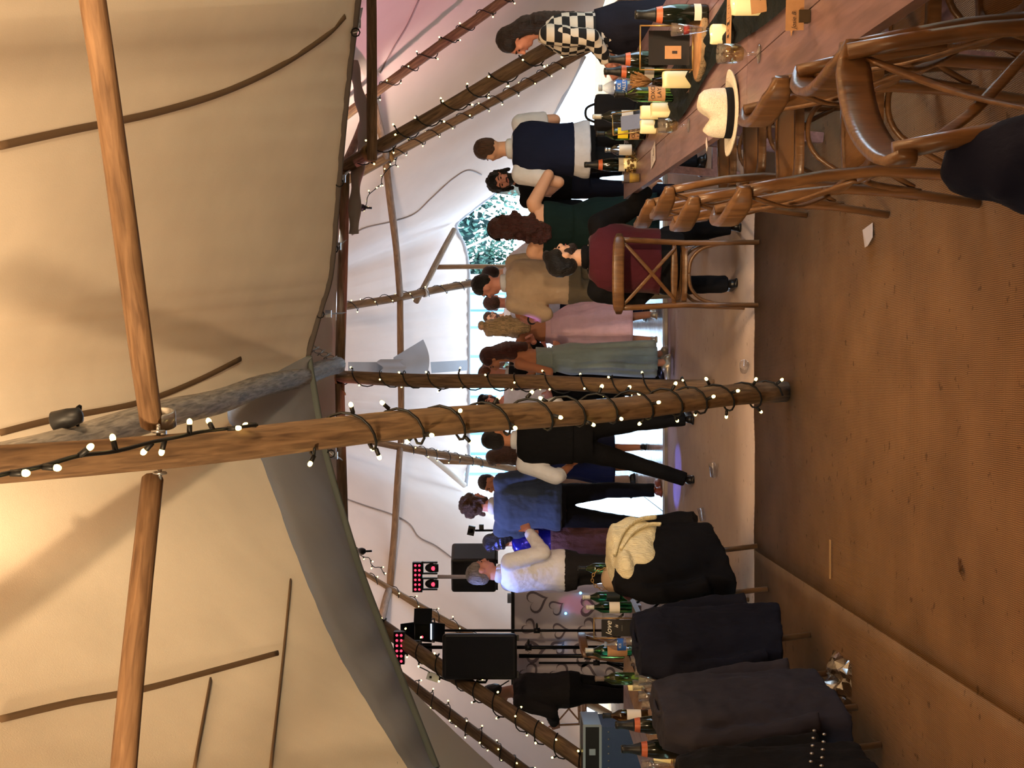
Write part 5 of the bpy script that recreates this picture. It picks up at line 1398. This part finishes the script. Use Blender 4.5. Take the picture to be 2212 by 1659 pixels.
# left table things
bottle('emerald wine bottle with a dark label beside the handbag', P(1354, 1290), 'wine', G_DGREEN, .30, FOILW, None, mat('dark_label', (24, 30, 28), .6), (.05, .14))
bottle('emerald wine bottle with a white back label', P(1364, 1312), 'wine', G_DGREEN, .295, FOILW, None, WHITEL, (.08, .15))
s3 = wire_sign('gold frame holding a love is chalk sign', P(1372, 1357), .125, .26, 2, BOARD, .105, .19)
s3l = s3.location.copy(); s3r = s3.rotation_euler.copy(); s3.location = (0, 0, 0); s3.rotation_euler = (0, 0, 0)
text('love', (0, -.004, .165), .052, (R(90), 0, 0), CHALK, s3, shear=.35); text('is', (.012, -.004, .118), .032, (R(90), 0, 0), CHALK, s3, shear=.35); text('- - - -', (.0, -.004, .085), .016, (R(90), 0, 0), CHALK, s3, shear=.35)
s3.location = s3l; s3.rotation_euler = s3r
candle('yellow lit candle in front of the love is sign', P(1366, 1353), .075, .037); candle('yellow lit candle beside the crushed water bottle', P(1354, 1402), .08, .038)
goblet('clear flute leaning beside the love is sign', P(1362, 1333), 'flute'); goblet('clear flute in front of the crumpled water bottle', P(1420, 1385), 'flute', None)
water('small crumpled water bottle with a label beside the love is sign', P(1396, 1392), .24, ('ICE',))
bottle('green wine bottle with a printed kraft label beside the love is sign', P(1364, 1405), 'wine', G_DGREEN, .30, FOILW, None, KRAFT, (.03, .16)); bottle('second green wine bottle half hidden behind the kraft label', P(1352, 1412), 'wine', G_GREEN, .27, BLACKP)
bottle('olive wine bottle with a grey capsule beside the flutes', P(1396, 1466), 'wine', G_GREEN, .30, mat('grey_foil', (104, 90, 84), .5), None); candle('yellow lit candle behind the olive bottle', P(1388, 1478), .085, .038)
for i, (x, y) in enumerate(((1440, 1428), (1452, 1452), (1462, 1470), (1446, 1480), (1462, 1504), (1470, 1522))):
    goblet('clear champagne flute ' + ['nearest the crumpled water bottle', 'just beyond the navy blazer', 'beside the olive bottle', 'behind the pale card', 'standing on the white card', 'next to the brown bottle'][i], P(x, y), 'flute', None)
bottle('brown bottle with a cream label turned sideways', P(1404, 1546), 'wine', G_AMB, .27, BLACKP, None, WHITEL, (.06, .15), face=.9)
bottle('black sparkling wine bottle with orange band by the charcoal blazer', P(1470, 1566), 'sparkling', G_BLACK, .31, BLACKP, ORANGE); bottle('black sparkling wine bottle with orange band by the sequinned jacket', P(1490, 1618), 'sparkling', G_BLACK, .31, BLACKP, ORANGE)
candle('yellow lit candle behind the sequinned jacket', P(1452, 1632), .09, .038); goblet('clear flute catching the light beside the sequinned jacket', P(1470, 1652), 'flute', None)
bottle('olive wine bottle behind the cream cardigan', P(1340, 1200), 'wine', G_GREEN, .31, BLACKP, None, None) if False else None
card('white card lying among the flutes', card_at(P(1420, 1530), .10, .15, R(20)), CARDW, [('Josie & Jordan', .5, .6, .012, .3)]); card('pale card lying under the flutes', card_at(P(1450, 1490), .10, .15, R(-10)), KRAFT)
lr = MB()
def runner2(u, v):
    q = TLr + sl * .46 + axl * (.1 + 2.8 * K * u); wv = (v - .5) * .24
    return V(q.x, q.y, 0) + sl * (wv + .03 * sin(u * 12)) + V(0, 0, TZ + .009 + .008 * sin(v * 15 + 6 * sin(u * 18)) * sin(pi * v))
lr.grid(runner2, 60, 10); lr.build('table_runner', cloth('tan_gauze', (150, 112, 82), .9, .8), None, True, 'tan gauze runner under the flutes and the love is sign', 'table runner')
# raised bar shelf with hand bag and bottle at the far end of the left table
hbg = thing('handbag', 'beige handbag with a chain strap standing beside the emerald bottles', 'bag', P(1352, 1252)); c = P(1348, 1250)
b = MB(); b.ell(c + V(0, 0, .075), (.10, .05, .085)); b.ell(c + V(0, 0, .03), (.11, .055, .04)); blob(b, 'body', mat('beige_leather', (172, 146, 118), .5), hbg, .01, 3)
lk = MB().tube([V(.014 * cos(a), 0, .009 * sin(a)) for a in [2 * pi * k / 8 for k in range(9)]], .0028, 5).mesh('chain_link', GOLD)
for k in range(12):
    a = pi * k / 11; o = bpy.data.objects.new('chain_link', lk); COL.link(o); o.parent = hbg; o.location = c + V(.07 * cos(a), -.02, .13 + .09 * sin(a)) - wloc(hbg); o.rotation_euler = (1.57 * (k % 2), -a + 1.57, 0)
b = MB(); p = P(1372, 1262); b.ell(p + V(0, 0, .04), (.10, .13, .05)); b.ell(p + V(.06, -.1, .02), (.06, .08, .04)); blob(b, 'maroon_scarf', cloth('maroon_scarf', (66, 22, 36)), None, .012, 2, .04, label='maroon scarf heaped on the table under the handbag', cat='scarf')
bottle('dark olive wine bottle standing beside the handbag with the chain', P(1345, 1228) + V(.0, 0, 0), 'wine', G_GREEN, .31, BLACKP, None, WHITEL, (.05, .09))
# ------------------------------------------------------------------ disco gear
GRILLE = mat('speaker_grille', (14, 14, 15), .6, bump=(300, .5))
def speaker(label, c, w_, h_, dp, rz):
    t = thing('loudspeaker', label, 'loudspeaker', c, 0, 'loudspeakers on stands'); c = Vector(c)
    o = MB().box(c + V(0, 0, h_ / 2), (w_, dp, h_)).build('cabinet', BLACKP, t, False); m = o.modifiers.new('edges', 'BEVEL'); m.width = .03; m.segments = 3
    MB().box(c + V(0, -dp / 2 - .004, h_ * .5), (w_ * .86, .012, h_ * .9)).build('grille', GRILLE, t, False)
    MB().tube([c + V(-w_ / 2, 0, h_ * .62), c + V(-w_ / 2 - .03, 0, h_ * .6), c + V(-w_ / 2 - .03, 0, h_ * .42), c + V(-w_ / 2, 0, h_ * .4)], .012, 6).build('handle', BLACKM, t)
    for s in (-1, 1): MB().box(c + V(s * w_ * .4, 0, -.008), (.05, dp * .8, .02)).build('rubber_foot', BLACKP, t, False)
    t.rotation_euler = (0, 0, R(rz)); return t
def stand(label, x, y, top, r=.017, m=BLACKM, spread=.5, z=.0):
    t = thing('tripod_stand', label, 'stand', (x, y, z), 0, 'tripod stands of the disco')
    MB().tube([(x, y, z + .12), (x, y, top)], r, 10).build('pole', m, t)
    MB().lathe([(r + .001, top * .55), (r + .014, top * .55), (r + .014, top * .55 + .06), (r + .001, top * .55 + .06)], 12, (x, y, z)).build('collar', BLACKP, t)
    MB().ell((x + r + .03, y, z + top * .55 + .03), (.03, .012, .012)).build('knob', BLACKP, t)
    for k in range(3):
        a = 2 * pi * k / 3 + .4; MB().tube([(x, y, z + .62), (x + spread * cos(a), y + spread * sin(a), z + .012)], .012, 8).build('leg', m, t)
        MB().tube([(x, y, z + .16), (x + spread * .5 * cos(a), y + spread * .5 * sin(a), z + .33)], .007, 6).build('brace', m, t)
    return t
p = at(1072, 1226, 8.1); speaker('loudspeaker on a stand behind the grey-haired man', p, .40, .47, .36, -24); stand('stand under the loudspeaker behind the grey-haired man', p.x, p.y, p.z - .02, .019, BLACKM)
p = at(1116, 1417, 6.9); speaker('large loudspeaker in front of the patterned booth', p, .40, .66, .40, 10); stand('stand under the large loudspeaker by the booth', p.x, p.y, p.z - .02, .019)
# lighting stand with moving heads
LEDP = mat('pink_led', (255, 90, 120), .4, emit=((255, 60, 90), 2.2)); LEDB = mat('blue_led', (120, 200, 255), .4, emit=((90, 190, 255), 8)); LEDW = mat('cool_led', (230, 240, 255), .4, emit=((200, 225, 255), 4))
p = at(945, 1246, 7.75); stand('pale light stand carrying the moving heads beside the loudspeaker', p.x, p.y, p.z, .02, mat('pale_stand', (196, 190, 190), .4, .3))
def moving_heads(label, c, bars=True, n=2, flip=1):
    t = thing('moving_head_light', label, 'stage light', c, 0, 'disco light fixtures'); c = Vector(c)
    bar_ = MB().box(c + V(0, 0, .20), (.30, .09, .10)).build('led_bar', BLACKM, t, False)
    if bars:
        lm = MB().ell((0, 0, 0), (.012, .008, .012), 8, 6).mesh('lens', LEDP)
        for i in range(6):
            for j in range(2):
                o = bpy.data.objects.new('lens', lm); COL.link(o); o.parent = bar_; o.location = V(-.12 + .048 * i, -.048, .18 + .04 * j) 
    for i in range(n):
        x = (-.07 + .16 * i) if n > 1 else 0
        q = MB(); q.box(c + V(x - .055, 0, .08), (.015, .05, .16)); q.box(c + V(x + .055, 0, .08), (.015, .05, .16)); q.box(c + V(x, 0, .15), (.125, .06, .02)); q.build('yoke', BLACKP, t, False)
        b = MB(); b.ell(c + V(x, 0, .06), (.046, .05, .066)); b.lathe([(.04, -.01), (.044, .02), (.04, .04)], 14, c + V(x, -.01, 0)); h_ = b.build('head', BLACKP, t)
        MB().ell(c + V(x, -.045, .04), (.022, .012, .022), 10, 6).build('lens', LEDP, h_)
    return t
moving_heads('pair of moving-head lights with a pink led bar on the pale stand', at(945, 1246, 7.75))
p3 = at(905, 1418, 6.95); stand('tall stand carrying the single moving head above the large loudspeaker', p3.x + .02, p3.y + .32, p3.z + .05, .017); moving_heads('single moving-head light above the large loudspeaker', p3 + V(.02, .32, 0), True, 1)
# barn-door spotlight
c = at(915, 1362, 7.3); st = stand('thin stand carrying the barn-door spotlight', c.x, c.y, c.z - .1, .013)
bd = thing('barn_door_light', 'black spotlight with open barn doors above the booth', 'stage light', c); 
MB().box(c, (.19, .12, .16)).build('body', BLACKM, bd, False)
MB().box(c + V(.085, -.062, 0), (.012, .004, .13)).build('tube', LEDW, bd, False); MB().box(c + V(0, -.062, -.075), (.15, .004, .012)).build('tube', LEDW, bd, False)
for (ce, sz, rt) in ((V(.155, -.1, .0), (.004, .16, .17), Euler((0, 0, R(-52)))), (V(-.155, -.1, 0), (.004, .16, .17), Euler((0, 0, R(52)))), (V(0, -.1, .145), (.18, .16, .004), Euler((R(-52), 0, 0))), (V(0, -.1, -.145), (.18, .16, .004), Euler((R(52), 0, 0)))):
    MB().box(c + ce, sz, rt.to_matrix()).build('barn_door', BLACKM, bd, False)
MB().ell(c + V(-.05, -.064, .01), (.012, .004, .012), 8, 6).build('indicator', LEDP, bd)
MB().tube([c + V(-.1, 0, 0), c + V(-.11, 0, -.1), c + V(0, 0, -.12), c + V(.11, 0, -.1), c + V(.1, 0, 0)], .008, 6).build('bracket', BLACKM, bd)
# white socket box hanging on its cable
sb = thing('socket_box', 'white socket box hanging from a cable beside the large loudspeaker', 'socket', at(935, 1462, 7.0)); q = at(935, 1462, 7.0)
MB().box(q, (.07, .03, .11), Euler((0, R(18), 0)).to_matrix()).build('box', WHITEW, sb, False); MB().box(q + V(.0, -.017, .02), (.02, .004, .02)).build('switch', BLACKP, sb, False)
loose_cord([(905, 1440), (925, 1450), (935, 1458), (990, 1478), (1050, 1494), (1100, 1470)], [7.1, 7.0, 7.0, 7.0, 7.0, 7.0], .006, 'black cable looping from the moving head to the socket box', CABLE)
# booth with the heart pattern: white cloth front, hearts laid on as grey applique
bt = thing('deck_booth', 'white disco booth with a grey heart-patterned front', 'booth', W(-2.55, 7.65, 0)); BYD = 7.55; by = BYD * K
BOOTHM = mat('booth_cloth', (214, 206, 214), .85, vary=(1.2, .08), bump=(8, .15)); HEARTM = mat('grey_applique', (112, 102, 112), .85)
MB().box((-2.50, by + .3, .735), (.90, .60, 1.47)).build('front_cloth', BOOTHM, bt, False)
MB().box((-2.50, by + .3, 1.48), (.94, .64, .03)).build('worktop', BLACKM, bt, False)
def heart_ring(cx, cz, s, th, rot):
    b = MB(); n = 28; o_, i_ = [], []
    for k in range(n):
        a = 2 * pi * k / n; hx = 16 * sin(a) ** 3 / 17; hz = (13 * cos(a) - 5 * cos(2 * a) - 2 * cos(3 * a) - cos(4 * a)) / 17
        for l, sc_ in ((o_, s), (i_, s * (1 - th))):
            x = hx * sc_; z = hz * sc_ + (.06 * s if l is i_ else 0); l.append(V(cx + x * cos(rot) - z * sin(rot), by - .006, cz + x * sin(rot) + z * cos(rot)))
    b.rings([o_, i_], False); o = b.build('heart', HEARTM, bt, False); m = o.modifiers.new('thickness', 'SOLIDIFY'); m.thickness = .004
rnd = random.Random(12)
for k in range(17):
    row = k // 4; heart_ring(-2.84 + .225 * (k % 4) + rnd.uniform(-.04, .04), 1.30 - row * .27 + rnd.uniform(-.06, .06), rnd.uniform(.08, .13), rnd.uniform(.2, .36), rnd.uniform(-.9, .9))
for (x, y) in ((1222, 1325), (1217, 1397), (1254, 1281)):
    MB().ell(at(x, y, BYD - .03), (.013, .006, .013), 10, 6).build('led_dot', LEDB, bt)
# white cloth-covered side table leg stand in front of the booth
scr = stand('black microphone-style stand in front of the booth', at(1150, 1432, 7.1).x, 7.1 * K, 1.25, .01, BLACKM, .35)
# grey bracket sitting on the booth corner
MB().box(at(1106, 1292, 7.6), (.09, .06, .09)).build('grey_module', mat('grey_module', (120, 130, 150), .5), None, False, 'small grey module on the corner of the booth', 'module')
# camera rig behind the grey-haired man
cr_ = thing('camera_rig', 'small video camera on a stick above the guests', 'camera', at(1060, 1152, 8.3)); q = at(1018, 1146, 8.3)
MB().box(q, (.10, .07, .075), Euler((0, R(12), 0)).to_matrix()).build('body', BLACKP, cr_, False); MB().lathe([(.022, 0), (.024, .05), (.02, .055)], 12, q + V(0, -.03, -.02)).build('lens', BLACKM, cr_)
MB().tube([q + V(0, 0, -.04), q + V(0, .01, -.2), V(q.x, q.y, ZF)], .012, 8).build('stick', BLACKM, cr_); MB().box(q + V(.04, 0, -.11), (.05, .05, .05)).build('grip', BLACKP, cr_, False)
# flight case and blue studded trunk on the left
fc = thing('flight_case', 'black flight case with silver corner edges on top of the blue trunk', 'case', at(1300, 1640, 6.2)); q = at(1298, 1650, 6.2)
MB().box(q + V(0, .2, .07), (.62, .42, .135)).build('shell', BLACKP, fc, False)
for s in (-1, 1):
    for zz in (.005, .135): MB().box(q + V(0, .2 + s * .21, zz), (.63, .02, .02)).build('edge', STEEL, fc, False)
    MB().box(q + V(s * .31, .2, .07), (.02, .43, .14)).build('edge', STEEL, fc, False)
for xx in (.1, -.1): MB().box(q + V(xx, -.015, .07), (.05, .012, .05)).build('latch', STEEL, fc, False)
bt2 = thing('blue_trunk', 'blue leather trunk with studs below the flight case', 'trunk', V(q.x, q.y + .2, 0)); zt = q.z
BLU = mat('blue_leather', (56, 78, 116), .45, bump=(60, .2)); MB().box((q.x, q.y + .2, zt / 2 - .003), (.60, .44, zt - .006)).build('body', BLU, bt2, False)
sm = MB().ell((0, 0, 0), (.008, .005, .008), 6, 4).mesh('stud', STEEL)
for k in range(10):
    for zz in (zt - .06, zt - .34):
        o = bpy.data.objects.new('stud', sm); COL.link(o); o.parent = bt2; o.location = V(q.x - .26 + .058 * k, q.y - .022, zz) - wloc(bt2)
cb_ = MB(); q2 = at(1345, 1580, 6.6); cb_.ell(V(q2.x, q2.y, .30), (.22, .2, .28)); cb_.ell(V(q2.x + .12, q2.y, .2), (.16, .18, .2)); blob(cb_, 'crumpled_bag', mat('grey_bag', (120, 116, 116), .5), None, .02, 1, .14, label='crumpled grey bag on the ground beside the blue trunk', cat='bag')
# tangle of cables on the ground by the booth
for k in range(4):
    rnd = random.Random(40 + k); pts = [W(-3.4 - rnd.uniform(0, 1.2), 8.4 + rnd.uniform(-.6, 1.4), .012 + .004 * k) for _ in range(7)]
    MB().tube(catmull(pts, 6), .006, 5).build('cable', CABLE, None, True, ['loose black cable nearest the booth in the ground tangle', 'loose black cable crossing under the lone chair', 'loose black cable looping beside the crumpled bag', 'loose black cable trailing towards the canvas gap'][k], 'cable', 'cables on the ground behind the booth')

# ------------------------------------------------------------------ litter on the matting
def tumbler_on_side(label, p, rz, z=.012, crush=1.0):
    t = thing('plastic_cup', label, 'cup', (0, 0, 0), 0, 'dropped plastic cups'); b = MB(); prof = [(.001, 0), (.026, 0), (.034, .10), (.035, .102), (.033, .10), (.025, .003), (.0005, .003)]
    q = Euler((R(82), 0, 0)).to_matrix(); n = 16
    b.rings([[q @ V(r * cos(2 * pi * k / n), r * sin(2 * pi * k / n) * crush, zz) + V(0, 0, .035 * crush) for k in range(n)] for r, zz in prof]); b.build('wall', G_CLEAR, t)
    t.location = (p.x, p.y, z); t.rotation_euler = (0, 0, R(rz)); return t
tumbler_on_side('crushed clear cup lying on the matting beside the stepping man', on(1553, 1028), 60, .014, .8); tumbler_on_side('clear cup lying by the matting seam beside the thickest pole', on(1622, 800), 20, .014, .9); tumbler_on_side('clear cup lying near the overcoat', on(1530, 1126), 100, .014, .8)
nap = MB(); c = on(1884, 507); nap.add([V(c.x - .05, c.y + .06, .014), V(c.x + .03, c.y + .09, .016), V(c.x + .045, c.y - .06, .014), V(c.x - .02, c.y - .08, .02), V(c.x - .05, c.y - .01, .022)], [(0, 1, 2, 3, 4)])
o = nap.build('paper_napkin', CARDW, None, False, 'torn white paper napkin lying on the matting by the chairs', 'napkin'); m = o.modifiers.new('t', 'SOLIDIFY'); m.thickness = .002
a, b_ = on(1801, 1166), on(1801, 1250); MB().bar(a + V(0, 0, .018), b_ + V(0, 0, .018), .012, .006).build('wooden_stirrer', mat('pale_stick', (170, 136, 90), .7), None, False, 'thin wooden stick lying on the matting', 'stick')
a = on(2085, 1235); g = MB(); rnd = random.Random(2)
for k in range(22): g.tube([a + V(0, 0, .02), a + V(rnd.uniform(-.03, .05), rnd.uniform(-.03, .03), .014)], .0015, 4)
g.build('grass_tuft', mat('dry_grass', (84, 56, 30), .9), None, False, 'small dark tuft of dry grass on the matting', 'grass', None, 'stuff')
# clear plastic bag on the ground under the blazers
pb = MB(); c = on(1845, 1470); rnd = random.Random(21)
hz_ = [[rnd.uniform(.0, .11) for _ in range(15)] for _ in range(15)]
pb.grid(lambda u, v: c + V(-.26 + .34 * u + rnd.uniform(-.012, .012), -.02 + .34 * v + rnd.uniform(-.012, .012), .016 + hz_[int(u * 14 + .5)][int(v * 14 + .5)] * sin(pi * min(1, max(0, u))) ** .5 * sin(pi * v) ** .5), 14, 14)
pb.build('plastic_bag', thin_clear('clear_bag', (.80, .78, .76, 1), .16), None, False, 'shiny crumpled plastic bag under the coat-hung chairs', 'bag')
# glass in the hand of the woman in sage, and one held by the man beside her
goblet('small glass of wine held to her lips by the woman in sage', at(1112, 789, 6.93), 'goblet', (CIDER, .055, .1, .022, .031))

# disco beams: real coloured lights from the fixtures
lamp('disco_beam', 'SPOT', at(935, 1240, 7.6), at(1125, 1165, 7.35), 500, (.12, .16, 1.0), .03, 12, .4)
lamp('disco_beam', 'SPOT', at(935, 1255, 7.6), at(1165, 640, 6.6), 500, (.55, .2, 1.0), .02, 3.2, .3)
lamp('disco_wash', 'SPOT', at(915, 1350, 7.1), at(1150, 1080, 7.4), 150, (.45, .5, 1.0), .05, 60, .8)
lamp('disco_wash', 'SPOT', at(890, 1395, 6.55), at(1130, 1225, 6.75), 85, (.30, .42, 1.0), .05, 30, .7)
lamp('disco_wash', 'SPOT', at(905, 1385, 6.9), W(5.6, 9.0, 3.1), 1300, (1.0, .42, .5), .05, 36, .9)
lamp('disco_beam', 'SPOT', at(905, 1300, 7.0), at(1243, 1306, 7.55), 40, (1.0, .08, .45), .02, 7, .5)
